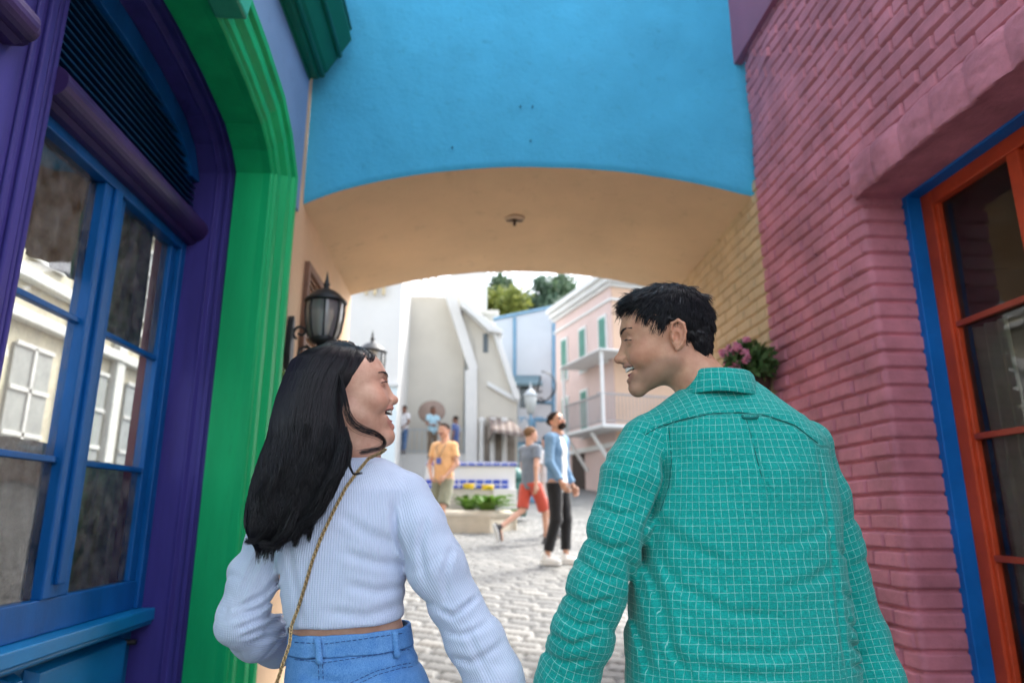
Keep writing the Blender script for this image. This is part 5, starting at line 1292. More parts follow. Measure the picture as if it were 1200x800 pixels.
# ================================================================ MAN
def man():
    e = empty('person', (.50, 1.36, 0), 'man in a teal checked shirt seen from behind, head turned left, laughing', 'person', 'couple walking hand in hand')
    YT = 1.37
    Hc = atY(779, 397, 1.385); HR = rotm((-.965, .17, -.07), (-.05, -.10, 1)); SC_ = .975
    JW = .006; C0 = atY(841, 455, 1.37)
    nkl = [tuple(((np.array(q)-Hc)@HR)/SC_) for q in (C0-[.030, 0, -.006], C0-[.012, 0, .06])]
    hf = lambda P: head_sdf((P-Hc)@HR/SC_, False, JW, neck=nkl)*SC_
    # shirt: table of silhouette points v, uL, uR, half depth
    tab = [(452, 812, 884, .05), (470, 790, 905, .075), (490, 772, 935, .10), (515, 764, 958, .115), (555, 763, 968, .125), (624, 752, 976, .128), (700, 738, 985, .128), (795, 735, 999, .132), (900, 735, 1010, .135)]
    rows = []
    for v, a, b, dp in tab[::-1]:
        pa, pb = atY(a, v, YT), atY(b, v, YT); rows.append((pa[2], (pa[0]+pb[0])/2, YT+.0, (pb[0]-pa[0])/2, dp))
    zs, cx, cy, rx, ry = [np.array(c) for c in zip(*rows)]
    torso = lambda P: loft(P, zs, cx, cy, rx, ry, 2.5, -.03, .02)
    SL, SR = atY(757, 520, 1.365), atY(945, 525, 1.385)
    LA = [SL, atY(742, 560, 1.35), atY(724, 620, 1.34), atY(700, 686, 1.34), atY(682, 742, 1.36), atY(666, 796, 1.39), atY(640, 842, 1.42)]; LR = [.056, .062, .057, .053, .055, .055, .046]
    RA = [SR, atY(957, 580, 1.40), atY(975, 640, 1.42), atY(992, 695, 1.43), atY(1006, 745, 1.42), atY(1022, 800, 1.40), atY(1036, 850, 1.38)]; RR = [.056, .058, .055, .053, .054, .058, .048]
    larm = lambda P: chain(P, LA, LR, .02); rarm = lambda P: chain(P, RA, RR, .02)
    NB = atY(842, 462, 1.37)
    trap = lambda P: np.minimum(cap(P, NB-[.02, 0, .02], SL+[.01, 0, .012], .056, .046), cap(P, NB-[-.02, 0, .02], SR+[-.01, 0, .012], .056, .046))
    y = 1.26
    G = [([(786, 530), (788, 560), (776, 596), (758, 626)], .010, .007), ([(758, 622), (768, 660), (778, 700), (790, 760), (812, 800)], .008, .008),
         ([(742, 650), (750, 700), (764, 770), (770, 800)], .007, .007), ([(765, 640), (800, 688), (850, 716), (910, 722)], .004, .010), ([(770, 600), (805, 640), (860, 664)], .003, .010),
         ([(790, 735), (840, 760), (900, 764), (960, 750)], .004, .010), ([(800, 775), (860, 790), (930, 790)], .004, .010), ([(900, 690), (950, 680), (980, 660)], .0035, .010), ([(905, 640), (950, 628), (975, 610)], .003, .010),
         ([(962, 530), (969, 577), (972, 624), (981, 686), (987, 752), (996, 796)], .004, .006),
         ([(704, 590), (728, 604), (752, 600)], .005, .007), ([(694, 628), (716, 645), (745, 640)], .005, .007), ([(684, 655), (706, 676), (734, 680)], .0045, .006), ([(668, 700), (690, 712), (722, 704)], .006, .006),
         ([(660, 725), (684, 738), (712, 735)], .005, .006), ([(650, 752), (676, 762), (706, 752)], .006, .006), ([(642, 776), (668, 786), (700, 780)], .005, .006), ([(715, 530), (735, 545), (765, 540)], .003, .008),
         ([(985, 640), (1000, 652), (1016, 650)], .004, .006), ([(990, 690), (1005, 704), (1028, 702)], .005, .006), ([(994, 722), (1012, 740), (1036, 736)], .006, .006), ([(998, 752), (1020, 766), (1048, 760)], .008, .007), ([(1000, 780), (1022, 786), (1052, 780)], .006, .005),
         ([(877, 494), (882, 520), (890, 548), (900, 600)], .004, .003)]
    # yoke seam
    ys = [(752, 512), (772, 500), (800, 491), (835, 484), (868, 483), (900, 487), (932, 498), (962, 522)]
    def folds(P):
        d = 0
        for px, A, w_ in G: d = d+groove(P, px, A, w_, y)
        q = groove(P, ys, .0024, .0024, y, 3)
        return (d+q)*(P[:, 1] < 1.45)
    luv, ruv = sleeve_uv(LA), sleeve_uv(RA)
    def shirt(P):
        d = smin(torso(P), trap(P), .035); dl, dr = larm(P), rarm(P); a = smin(dl-creases(P, luv, dl, .0055, .058, .05, .40, 1.0), dr-creases(P, ruv, dr, .0055, .052, .07, .40, 2.3), .001); d = smin(d, a, .016)
        d = smax(d, -cap(P, NB-[.0, 0, .02], NB+[-.01, 0, .10], .050, .052), .008)
        d = smax(d, -(P-LA[-1])@((LA[-2]-LA[-1])/np.linalg.norm(LA[-2]-LA[-1])), .004)
        w_ = P.copy(); w_[:, 2] *= 1.0
        return d+.0020*wob(w_, 28, 3)+.0014*wob(w_, 62, 7)+.0007*wob(w_, 130, 9)+folds(P)
    lo = (np.min(LA, 0)[0]-.08, 1.18, .72); hi = (np.max(RA, 0)[0]+.08, 1.58, 1.58)
    V, Fq = iso(shirt, lo, hi, .0048, 2)
    tu = torso_uv(.505, YT, .21, .128, .19)
    def tuv(P):
        o = tu(P); xz = P[:, 0]; ysx = np.array([atY(u_, v_, y)[0] for u_, v_ in ys]); ysz = np.array([atY(u_, v_, y)[2] for u_, v_ in ys])
        up = P[:, 2] > np.interp(xz, ysx, ysz); o2 = np.stack([P[:, 0]*1.0+.004, P[:, 2]*.9+(P[:, 1]-1.26)*.75], 1)
        o2 = o2@np.array([[math.cos(.05), -math.sin(.05)], [math.sin(.05), math.cos(.05)]])
        return np.where(up[:, None], o2, o)
    seam = lambda f, b: (lambda P: f(P)+b)
    def torsosel(P): return np.minimum(torso(P), trap(P))-.004
    uv, who = part_uv(V, Fq, [(torsosel, tuv), (larm, sleeve_uv(LA)), (rarm, sleeve_uv(RA))])
    so = mk('shirt', V, Fq, PLAID, e, True, uv=uv)
    # collar: folded leaf round the neck
    top = []; n = 72
    def ring(r0, r1, z, tilt, ph=0): return [C0+np.array([r0*math.sin(a), -r1*math.cos(a), z+tilt*math.sin(a)+ph*math.cos(a)]) for a in np.linspace(-2.3, 2.3, n)]
    R_ = [ring(.060, .064, -.012, .0, .002), ring(.0625, .066, .010, .0, .004), ring(.0655, .069, .0235, -.003, .004), ring(.069, .0725, .026, -.003, .004), ring(.073, .077, .021, -.003, .004), ring(.079, .084, -.004, -.004, .0), ring(.083, .090, -.019, -.005, -.001), ring(.083, .0885, -.0215, -.005, -.001)]
    Vc = np.array([p for r in R_ for p in r]); Vc = Vc+.0012*wob(Vc, 60, 2)[:, None]
    Fc = gridfaces(len(R_), n); uvc = np.zeros((len(Fc), 4, 2))
    ss = np.linspace(-.17, .17, n); vv = np.array([0, .02, .035, .039, .043, .068, .083, .086])
    UVv = np.stack([np.tile(ss, len(R_)), np.repeat(vv, n)], 1)
    co = mk('collar', Vc, Fc, PLAID, so, True, uv=UVv[Fc].reshape(-1, 2)); s_ = co.modifiers.new('t', 'SOLIDIFY'); s_.thickness = .0016
    # collar button and locker loop
    bt = march(shirt, 861, 449, .004); 
    MB().lathe([(0, -.002), (.005, -.002), (.0055, 0), (.004, .001), (0, .0005)][::-1], bt-[0, .002, 0], 16, 'y').build('button', plain('white button', (.8, .8, .78), .3), so, True)
    pts = [march(shirt, u_, v_, o_) for u_, v_, o_ in ((870, 487, .000), (871, 489, .0035), (879, 489.6, .004), (887, 489, .0035), (888, 487, .000))]
    MB().tube(pts, .0028, 8).build('locker_loop', plain('dark teal tape', (.0, .13, .12), .9), so, True)
    dk = plain('dark teal seam', (.0, .11, .10), .9)
    MB().tube([march(shirt, u_, v_, .0018) for u_, v_ in zip(np.linspace(756, 958, 60), np.interp(np.linspace(756, 958, 60), [q[0] for q in ys], [q[1] for q in ys]))], .0011, 5).build('yoke_seam', dk, so, True)
    MB().tube([march(shirt, u_, v_, .0012) for u_, v_ in zip(np.interp(np.linspace(0, 1, 30), [0, .4, .7, 1], [784, 787, 784, 774]), np.linspace(500, 598, 30))], .0010, 5).build('armhole_seam', dk, so, True)
    MB().tube([march(shirt, u_, v_, .0012) for u_, v_ in zip(np.linspace(875, 893, 24), np.linspace(492, 560, 24))], .0009, 5).build('pleat_edge', dk, so, True)
    # body
    wl = LA[-1]+(LA[-1]-LA[-2])*.35; wr = RA[-1]+(RA[-1]-RA[-2])*.35
    hip = np.array([.50, 1.38, .92])
    def rest(P):
        d = chain(P, [hip, hip+[0, 0, .2], NB-[0, 0, .14]], [.09, .085, .07], .04)
        for A in (LA, RA): d = smin(d, chain(P, A+[wl if A is LA else wr], [.038]*4+[.034, .03, .026, .024], .01), .02)
        for sx in (-1, 1):
            kn = hip+[sx*.10, -.0, -.44]; an = hip+[sx*.11, .02, -.84]; d = smin(d, chain(P, [hip+[sx*.09, 0, 0], kn, an], [.07, .05, .035], .02), .03); d = smin(d, cap(P, an-[0, 0, .03], an+[0, .12, -.045], .035, .028), .02)
        return d
    V1, F1 = iso(rest, (.02, 1.1, 0.0), (1.05, 1.7, 1.5), .011, 1)
    V2, F2 = iso(hf, Hc-.185, Hc+.16, .0019, 2)
    L2 = (V2-Hc)@HR/SC_; pa = head_paint(L2, JW)
    h1 = hand_mesh(wl, (wl-LA[-2])/np.linalg.norm(wl-LA[-2]), (.6, -.6, .3), (.2, -.8, -.6), .7, 1.0, .004); h2 = hand_mesh(wr, (0, 0, -1), (1, -.1, 0), (0, 1, 0), .5, 1.0, .005)
    Vb, Fb = join((V1, F1), (V2, F2), h1, h2); at = {}
    for k, a in zip(('lip', 'inside', 'cheek', 'lid'), pa): z = np.zeros(len(Vb)); z[len(V1):len(V1)+len(V2)] = a; at[k] = z
    z = np.zeros(len(Vb)); z[len(V1):len(V1)+len(V2)] = stubble_mask(L2); at['stub'] = z
    mk('body', Vb, Fb, SK_M, e, True, attrs=at)
    face_bits(e, Hc, HR, SC_, JW, False)
    # hair
    def scalp(P, o=0.0):
        q = (P-Hc)@HR/SC_; d = smin(ell(q, (0, -.010, .040), (.0785+o, .0965+o, .0795+o)), ell(q, (0, .046, .074), (.048+o, .036+o, .021+o)), .02)
        d = smin(d, ell(q, (0, -.068, -.02), (.056+o, .028+o, .052+o)), .03)
        ln = np.interp(q[:, 1], [-.115, -.085, -.06, -.038, -.028, -.016, .004, .012, .020, .028, .036, .05, .075, .095], [-.088, -.088, -.074, -.042, -.006, .020, .024, .000, -.020, -.016, .022, .050, .070, .080])
        return smax(d, (ln-q[:, 2])*.55, .004)*SC_
    V, Fq = iso(lambda P: scalp(P)+.0014*wob(P, 200, 3)+.001*wob(P, 420, 4), Hc-.16, Hc+.17, .003, 1)
    VN = vnormals(V, Fq); L_ = (V-Hc)@HR
    parts_v = [V]; parts_f = [Fq]; 
    rs = np.random.default_rng(3); n = 15000; fi = rs.integers(0, len(Fq), n); bw = rs.random((n, 4)); bw /= bw.sum(1)[:, None]
    P0 = (V[Fq[fi]]*bw[:, :, None]).sum(1); N0 = VN[Fq[fi, 0]]; l0 = (P0-Hc)@HR/SC_; nl = N0@HR
    # flow in head axes: back and down from the crown; the front swept forward and up
    cr = np.array([0, -.055, .12]); fl = l0-cr; fl[:, 2] -= .03; front = np.clip((l0[:, 1]-.0)/.06, 0, 1)*np.clip((l0[:, 2]-.05)/.03, 0, 1)
    fl = fl/np.linalg.norm(fl, axis=1)[:, None]+front[:, None]*np.array([.5, -.25, .45])+.06*rs.normal(size=(n, 3))
    fl = fl-nl*(fl*nl).sum(1)[:, None]; fl /= np.linalg.norm(fl, axis=1)[:, None]
    ln = (.011+.014*np.clip((l0[:, 2]-.0)/.09, 0, 1)+.004*front)*(.7+.6*rs.random(n)); lift = .03+.08*rs.random(n)*np.clip((l0[:, 2]+.02)/.1, .15, 1)+.10*front
    t = np.linspace(0, 1, 5)
    pts = l0[:, None, :]+fl[:, None, :]*(ln[:, None]*t)[:, :, None]+nl[:, None, :]*((lift*ln)[:, None]*np.sin(t*2.2)+.0004)[:, :, None]
    pts[:, :, 2] -= (.15*ln)[:, None]*t**2
    W = (pts*SC_)@HR.T+Hc
    parts = [strands(W, .00062, .0002)]
    Vh, Fh = join((V, Fq), *parts); mk('hair', Vh, Fh, HAIRB, e, True)
    # trousers and shoes (below the frame)
    def tro(P):
        d = chain(P, [hip+[0, 0, -.02], hip+[0, 0, .08]], [.135, .13], .03)
        for sx in (-1, 1): d = smin(d, chain(P, [hip+[sx*.09, 0, -.04], hip+[sx*.10, 0, -.44], hip+[sx*.11, .02, -.80]], [.095, .07, .06], .02), .03)
        return smax(smax(d, P[:, 2]-.93, .01), .09-P[:, 2], .01)+.003*wob(P, 30, 5)
    V, Fq = iso(tro, (.2, 1.1, .04), (.85, 1.7, 1.0), .012, 1); mk('trousers', V, Fq, cloth('dark chino cloth', (.03, .035, .05)), e, True)
    shoes(e, [hip+[-.11, .02, -.84], hip+[.11, .02, -.84]], plain('brown leather', (.10, .05, .03), .4))
    return e, dict(hand=wl, shirt=shirt)
def shoes(e, ans, mat):
    for an in ans:
        def sf(P):
            q = P-an; d = ell(q, (0, .05, -.035), (.045, .14, .045)); return smax(d, -q[:, 2]-.07, .004)
        V, Fq = iso(sf, an-.22, an+.22, .008, 1); mk('shoe', V, Fq, mat, e, True)
def strands(W, r0, r1):
    """W (n, k, 3) polylines -> thin three-sided tubes"""
    n, k, _ = W.shape; T = np.gradient(W, axis=1); T /= np.maximum(np.linalg.norm(T, axis=2), 1e-9)[..., None]
    a = np.cross(T, np.array([.3, -.9, .3])); a /= np.maximum(np.linalg.norm(a, axis=2), 1e-9)[..., None]; b = np.cross(T, a)
    rr = np.linspace(r0, r1, k)[None, :, None]
    R = [W+(a*math.cos(x)+b*math.sin(x))*rr for x in (0, 2.094, 4.189)]
    V = np.stack(R, 2).reshape(-1, 3); base = (np.arange(n)[:, None]*k+np.arange(k-1)[None, :])*3
    Fs = [np.stack([base+i, base+(i+1) % 3, base+3+(i+1) % 3, base+3+i], -1).reshape(-1, 4) for i in range(3)]
    return V, np.concatenate(Fs)
def face_bits(e, Hc, HR, s, jw, fem, fn=None):
    tw = (lambda pts: [tuple(HR@(np.array(p)*s)+Hc) for p in pts]) if fn is None else (lambda pts: [tuple(p) for p in fn(np.array([np.array(p, float) for p in pts]))])
    mz = -.066-jw*.5; op = .0105+jw*.55
    # upper teeth as one arch, tongue behind
    mb = MB(); n = 11
    for i in range(n):
        a = (i-(n-1)/2)*.225; r = .0262; x = r*math.sin(a)*1.0; y_ = .0640+r*math.cos(a); zc_ = .004*(x/.024)**2; w_ = .0026 if abs(i-5) > 1 else .0031
        c = np.array([x, y_, mz+op-.0018+zc_]); t_ = np.array([math.cos(a), -math.sin(a), 0]); o_ = np.array([math.sin(a), math.cos(a), 0])
        P = [c+t_*sx*w_+o_*oy+np.array([0, 0, z]) for z in (-.0085+.0005*abs(i-5), .003) for oy in (-.002, .0014) for sx in (-1, 1)]
        mb.hexa(tw(P))
    mb.build('teeth', plain('tooth enamel', (.78, .76, .70), .2), e, bev=.0007)
    mb = MB()
    mb.tube(tw([(0, .055, mz-op*.6), (0, .078, mz-op*.45), (0, .084, mz-op*.7)]), .009*s, 10); mb.build('tongue', plain('tongue pink', (.35, .09, .08), .35), e, True)
    for sx in (-1, 1):
        # closed smiling lids: a dark lash line with lashes, and the brow
        lx = [(sx*(.0315+.0155*c_), .0862-.0095*c_*c_-.002*abs(c_), .0002-.0036*c_*c_+.0015) for c_ in np.linspace(-1, 1, 11)]
        mb = MB(); mb.tube(tw(lx), [.0004, .0009, .0012, .0014, .0015, .0016, .0016, .0015, .0014, .0011, .0005], 6)
        for k in range(2, 11):
            p = np.array(lx[k]); mb.tube(tw([p, p+[sx*.0010, .004, -.001], p+[sx*.002, .0065, .0008]]), [.0004*1.2, .0003, .0001], 4)
        mb.build('eyelashes', HAIRB, e, True)
        bw = MB(); rr = random.Random(5)
        for k in range(170):
            t_ = rr.random(); c0 = np.array([sx*(.013+.036*t_), .0945-.018*t_*t_-.003*t_, .0175+.0065*math.sin(t_*2.4)+(rr.random()-.5)*.0050*(1-.6*t_)])
            bw.tube(tw([c0, c0+[sx*.0035, -.0002, .0014], c0+[sx*.007, -.0022, .0006]]), [.0006, .0005, .0002], 3)
        bw.build('eyebrow', HAIRB, e, True)

# ================================================================ WOMAN
def woman():
    e = empty('person', (-.28, 1.47, 0), 'woman with long black hair in a pale blue ribbed sweater and jeans, laughing', 'person', 'couple walking hand in hand')
    YW = 1.49; SC_ = .965; JW = .012
    Hc = atY(406, 458, 1.475); HR = rotm((.955, .16, .20), (-.20, -.03, 1))
    NBw = atY(422, 545, 1.49); nkl = [tuple(((np.array(q)-Hc)@HR)/SC_) for q in (NBw+[-.002, 0, .03], NBw-[.0, 0, .05])]
    wz_ = np.array([1.14, .93])
    def toL(P): q = (P-Hc)@HR/SC_; q[:, 2] *= np.where(q[:, 2] > 0, wz_[0], wz_[1]); return q
    def fromL(q): q = q.copy(); q[:, 2] /= np.where(q[:, 2] > 0, wz_[0], wz_[1]); return q*SC_@HR.T+Hc
    nkl = [tuple(toL(np.array([q]))[0]) for q in (NBw+[-.002, 0, .03], NBw-[.0, 0, .05])]
    hf = lambda P: head_sdf(toL(P), True, JW, ears=False, neck=nkl)*SC_*.95
    tab = [(536, 392, 452, .05), (552, 364, 474, .07), (575, 342, 490, .088), (610, 332, 486, .10), (650, 326, 478, .105), (700, 332, 474, .103), (738, 339, 473, .100), (800, 340, 473, .10)]
    rows = []
    for v, a, b, dp in tab[::-1]:
        pa, pb = atY(a, v, YW), atY(b, v, YW); rows.append((pa[2], (pa[0]+pb[0])/2, YW, (pb[0]-pa[0])/2, dp))
    zs, cx, cy, rx, ry = [np.array(c) for c in zip(*rows)]
    torso = lambda P: loft(P, zs, cx, cy, rx, ry, 2.4, .05, .02)
    RA = [atY(478, 578, 1.48), atY(492, 620, 1.455), atY(512, 664, 1.44), atY(534, 708, 1.44), atY(556, 750, 1.43), atY(580, 796, 1.42), atY(602, 838, 1.42)]; RR = [.045, .052, .055, .048, .053, .052, .036]
    LA = [atY(340, 592, 1.50), atY(318, 632, 1.49), atY(298, 675, 1.48), atY(281, 728, 1.47), atY(300, 745, 1.53), atY(326, 752, 1.60), atY(345, 752, 1.66)]; LR = [.045, .047, .047, .043, .047, .046, .03]
    rarm = lambda P: chain(P, RA, RR, .02); larm = lambda P: chain(P, LA, LR, .02)
    NB = atY(420, 545, 1.49)
    trap = lambda P: np.minimum(cap(P, NB-[.01, 0, .025], RA[0]+[-.01, 0, .0], .045, .042), cap(P, NB-[-.01, 0, .025], LA[0]+[.01, 0, .0], .045, .042))
    y = 1.39
    G = [([(458, 590), (462, 625), (476, 664)], .007, .006), ([(476, 664), (440, 660), (400, 646)], .004, .009), ([(474, 690), (440, 694), (405, 684)], .004, .009), ([(472, 712), (430, 722), (380, 716)], .0035, .009), ([(470, 640), (430, 625), (395, 600)], .003, .010),
         ([(335, 640), (345, 690), (352, 735)], .003, .008), ([(500, 600), (492, 640), (500, 690)], .004, .008), ([(530, 640), (520, 672), (524, 705)], .0035, .007), ([(512, 712), (530, 722), (560, 700)], .006, .006), ([(520, 742), (545, 742), (575, 728)], .004, .006),
         ([(528, 770), (552, 775), (590, 752)], .004, .007), ([(545, 730), (560, 765), (575, 795)], .003, .007),
         ([(322, 672), (300, 700), (272, 716)], .006, .006), ([(320, 690), (296, 716), (262, 728)], .005, .005), ([(318, 715), (296, 730), (268, 742)], .006, .005), ([(330, 735), (300, 742), (272, 752)], .004, .005), ([(332, 755), (308, 756), (284, 760)], .004, .005), ([(300, 640), (288, 670), (276, 700)], .003, .007)]
    hl, hr = atY(340, 741, y), atY(472, 731, y)
    ruv, luv = sleeve_uv(RA), sleeve_uv(LA)
    def sweater(P):
        d = smin(torso(P), trap(P), .03); dr, dl = rarm(P), larm(P); d = smin(d, smin(dr-creases(P, ruv, dr, .005, .075, .06, .40, .6), dl-creases(P, luv, dl, .007, .056, .06, .36, 2.0), .001), .014)
        hem = np.interp(P[:, 0], [hl[0]-.02, hl[0], hr[0], hr[0]+.02], [hl[2], hl[2], hr[2], hr[2]])
        hem = np.where((P[:, 0] > hl[0]-.02) & (P[:, 0] < hr[0]+.012) & (P[:, 1] < 1.62) & (P[:, 1] > 1.37), hem, -9)
        tors = torso(P); mask = (tors < rarm(P)) & (tors < larm(P))
        d = np.where(mask & (hem > 0), smax(d, hem-P[:, 2], .006), d)
        d = smax(d, -cap(P, NB-[.0, -.01, .03], NB+[-.01, 0, .12], .05, .056), .008)
        fo = 0
        for px, A, w_ in G: fo = fo+groove(P, px, A, w_, y)
        return d+.0014*wob(P, 24, 13)+.0007*wob(P, 70, 17)+fo*(P[:, 1] < 1.62)
    V, Fq = iso(sweater, (LA[3][0]-.08, 1.27, .78), (RA[-1][0]+.07, 1.76, 1.52), .0048, 2)
    uv, who = part_uv(V, Fq, [(lambda P: np.minimum(torso(P), trap(P))-.003, torso_uv(-.27, YW, .15, .105, .135)), (rarm, sleeve_uv(RA)), (larm, sleeve_uv(LA))])
    so = mk('sweater', V, Fq, KNIT, e, True, uv=uv)
    # jeans
    wz = atY(410, 748, y)[2]; tl = math.atan2(hr[2]-hl[2]-.0, hr[0]-hl[0])*.7
    jt = [(744, 341, 478, .094), (762, 339, 484, .100), (794, 335, 500, .112), (840, 333, 518, .125), (900, 340, 530, .13)]
    rows = []
    for v, a, b, dp in jt[::-1]:
        pa, pb = atY(a, v, 1.49), atY(b, v, 1.49); rows.append((pa[2], (pa[0]+pb[0])/2, 1.49, (pb[0]-pa[0])/2, dp))
    jz, jcx, jcy, jrx, jry = [np.array(c) for c in zip(*rows)]; jz[-1] += .03
    def topcut(P): return P[:, 2]-(wz+.004+(P[:, 0]-jcx[-1])*math.tan(tl))
    hip = np.array([jcx[1], 1.49, jz[0]])
    def hips(P):
        d = loft(P, jz, jcx, jcy, jrx, jry, 2.3, .05, .01)
        for sx in (-1, 1): d = smin(d, chain(P, [hip+[sx*.075, 0, .02], hip+[sx*.08, 0, -.36], hip+[sx*.085, .02, -.72]], [.085, .065, .055], .02), .03)
        return d
    jc = [([(352, 790), (400, 800), (450, 790)], .003, .008), ([(440, 790), (470, 785), (494, 792)], .003, .006)]
    def jeans(P):
        d = smax(smax(hips(P), topcut(P)+.036, .002), .1-P[:, 2], .01); d = d+.0012*wob(P, 60, 5)
        for px, A, w_ in jc: d = d+groove(P, px, A, w_, y)
        return d
    V, Fq = iso(jeans, (-.62, 1.3, .08), (.05, 1.68, wz+.03), .0055, 1); jo = mk('jeans', V, Fq, DENIM, e, True)
    def band(P): return smax(np.abs(hips(P)+.001)-.0035, np.abs(topcut(P)+.017)-.019, .0015)+.0005*wob(P, 90, 3)
    V, Fq = iso(band, (-.52, 1.33, wz-.09), (-.02, 1.66, wz+.04), .0028, 1); mk('waistband', V, Fq, DENIM, jo, True)
    ST = plain('blue stitching', (.02, .07, .22), .8)
    def on(u_, v_, o=.001): return march(hips, u_, v_, o, 1.0, 2.0, 1.39)
    for u_, v0, v1 in ((462.5, 742, 770), (372, 750, 778)):
        P_ = [on(u_+(v-v0)*.10, v, .0075) for v in np.linspace(v0-3, v1, 7)]; n_ = [(p[0]-.0062, p[1]+.0005, p[2]) for p in P_]; m_ = [(p[0]+.0062, p[1]+.0005, p[2]) for p in P_]
        o = MB().loft([[a, tuple(np.array(c)-[0, .0012, 0]), b] for a, b, c in zip(n_, m_, P_)], False, False).build('belt_loop', DENIM, jo, True); q = o.modifiers.new('t', 'SOLIDIFY'); q.thickness = .0022
    def stitch(pxs, nm='stitching', r=.0007, dash=True):
        mb = MB(); pts = []
        for (a, b), (c_, d_) in zip(pxs[:-1], pxs[1:]):
            k = max(2, int(math.hypot(c_-a, d_-b)/2.2)); pts += [(a+(c_-a)*i/k, b+(d_-b)*i/k) for i in range(k)]
        for i in range(0, len(pts)-1): 
            if i % 3 == 2: continue
            mb.tube([on(*pts[i], .0062), on(*pts[i+1], .0062)], r, 4)
        return mb.build(nm, ST, jo, True)
    stitch([(345, 772), (380, 776), (420, 770), (460, 763), (482, 760)]); stitch([(345, 752), (380, 754), (420, 749), (460, 743), (476, 741)])
    stitch([(410, 800), (440, 786), (470, 778), (484, 776)]); stitch([(413, 804), (442, 790), (471, 782), (486, 780)]); stitch([(373, 778), (374, 800)]); stitch([(378, 778), (379, 800)])
    # body with head
    wl = LA[-1]+[.02, .015, 0]; wr = RA[-1]+(RA[-1]-RA[-2])*.3
    def rest(P):
        d = loft(P, np.concatenate([jz[1:-1], [wz+.12, NB[2]-.03]]), np.concatenate([jcx[1:-1], [-.275, -.27]]), [1.49]*5, [jrx[1]-.02, jrx[2]-.014, jrx[3]-.010, .112, .10], [.095, .09, .082, .08, .06], 2.2, .05)
        for A, w_ in ((LA, wl), (RA, wr)): d = smin(d, chain(P, A+[w_], [.032]*4+[.03, .026, .022, .021], .01), .02)
        for sx in (-1, 1):
            an = hip+[sx*.085, .02, -.76]; d = smin(d, chain(P, [hip+[sx*.075, 0, .0], hip+[sx*.08, 0, -.36], an], [.065, .048, .032], .02), .03); d = smin(d, cap(P, an-[0, 0, .03], an+[0, .11, -.045], .032, .026), .02)
        return d
    V1, F1 = iso(rest, (-.66, 1.2, 0), (.15, 1.85, 1.5), .008, 1)
    V2, F2 = iso(hf, Hc-.18, Hc+.155, .0019, 2); L2 = toL(V2); pa = head_paint(L2, JW, True)
    h1 = hand_mesh(wl, (.9, .2, -.35), (-.2, .9, .3), (.3, .1, 1), .25, .88, .004); h2 = hand_mesh(wr, (wr-RA[-2])/np.linalg.norm(wr-RA[-2]), (-.6, -.6, .2), (.2, .7, -.4), .7, .9, .004)
    Vb, Fb = join((V1, F1), (V2, F2), h1, h2); at = {}
    for k, a in zip(('lip', 'inside', 'cheek', 'lid'), pa): z = np.zeros(len(Vb)); z[len(V1):len(V1)+len(V2)] = a; at[k] = z
    mk('body', Vb, Fb, SK_F, e, True, attrs=at)
    face_bits(e, Hc, HR, SC_, JW, True, fromL)
    # ---- hair: a mass of vertical sections wrapped round the head, falling on the back
    hs = [(407.5, 398, 16, 1.475, .030), (410, 397, 26, 1.475, .050), (415, 393, 34, 1.475, .066), (426, 385, 41, 1.472, .080), (445, 374, 39, 1.468, .090), (470, 366, 40, 1.463, .093), (495, 362, 42, 1.455, .090), (515, 361, 44, 1.445, .082),
          (540, 357, 47, 1.425, .066), (570, 347, 44, 1.405, .052), (598, 336, 39, 1.395, .044), (620, 325, 31, 1.388, .036), (634, 316, 20, 1.385, .024), (641, 311, 10, 1.385, .012)]
    HZ = []
    for v, c_, hw, yy_, dp in hs[::-1]:
        a, b = atY(c_-hw, v, yy_), atY(c_+hw, v, yy_); HZ.append((a[2], (a[0]+b[0])/2, yy_, (b[0]-a[0])/2, dp))
    HZ = np.array(HZ); 
    def sect(z): return [np.interp(z, HZ[:, 0], HZ[:, k]) for k in range(1, 5)]
    ztop, zbot = HZ[-1, 0], HZ[0, 0]
    def bulk(P):
        d = loft(P, HZ[:, 0], HZ[:, 1], HZ[:, 2], HZ[:, 3], HZ[:, 4], 2.2, .22, .01)
        face = ell(toL(P), (0, .082, -.020), (.09, .066, .080))        # leaves the face free
        d = smax(d, -face*SC_, .010)
        q = toL(P); sc = ell(q, (0, -.012, .040), (.083, .105, .084)); ln = np.interp(q[:, 1], [-.1, .0, .02, .035, .05, .065, .08, .1], [-.1, -.08, -.02, .015, .036, .054, .072, .088])
        d = smin(d, smax(sc, (ln-q[:, 2])*.6, .006)*SC_, .012)
        o = sect(P[:, 2]); th = np.arctan2((P[:, 1]-o[1])/o[3], (P[:, 0]-o[0])/o[2])
        k = np.clip((ztop-.03-P[:, 2])/.25, 0, 1)
        return d+.005+(.0015+.006*k)*np.sin(th*9+3*np.sin(P[:, 2]*16)+1)+.0012*np.sin(th*23+P[:, 2]*20)
    V, Fq = iso(bulk, (HZ[:, 1].min()-.12, 1.30, zbot-.03), (HZ[:, 1].max()+.12, 1.62, ztop+.02), .0036, 1)
    rs = np.random.default_rng(11)
    def falls(n, th0, th1, z0, z1, r0, seed, tmin=0, curl=1.0, k=34):
        rs = np.random.default_rng(seed); nc = max(1, n//22); cth = th0+(th1-th0)*(np.arange(nc)+.5)/nc+.05*rs.normal(size=nc); ph = rs.random(nc)*6.28; cl = rs.random(nc)
        ci = rs.integers(0, nc, n); th = cth[ci]+(th1-th0)/nc*.55*rs.normal(size=n)
        za = z0+(rs.random(n)-.5)*.03; zb = z1+(cl[ci]-.3)*.05+(rs.random(n)-.5)*.035
        t = np.linspace(0, 1, k)[None, :]; z = za[:, None]+(zb-za)[:, None]*t
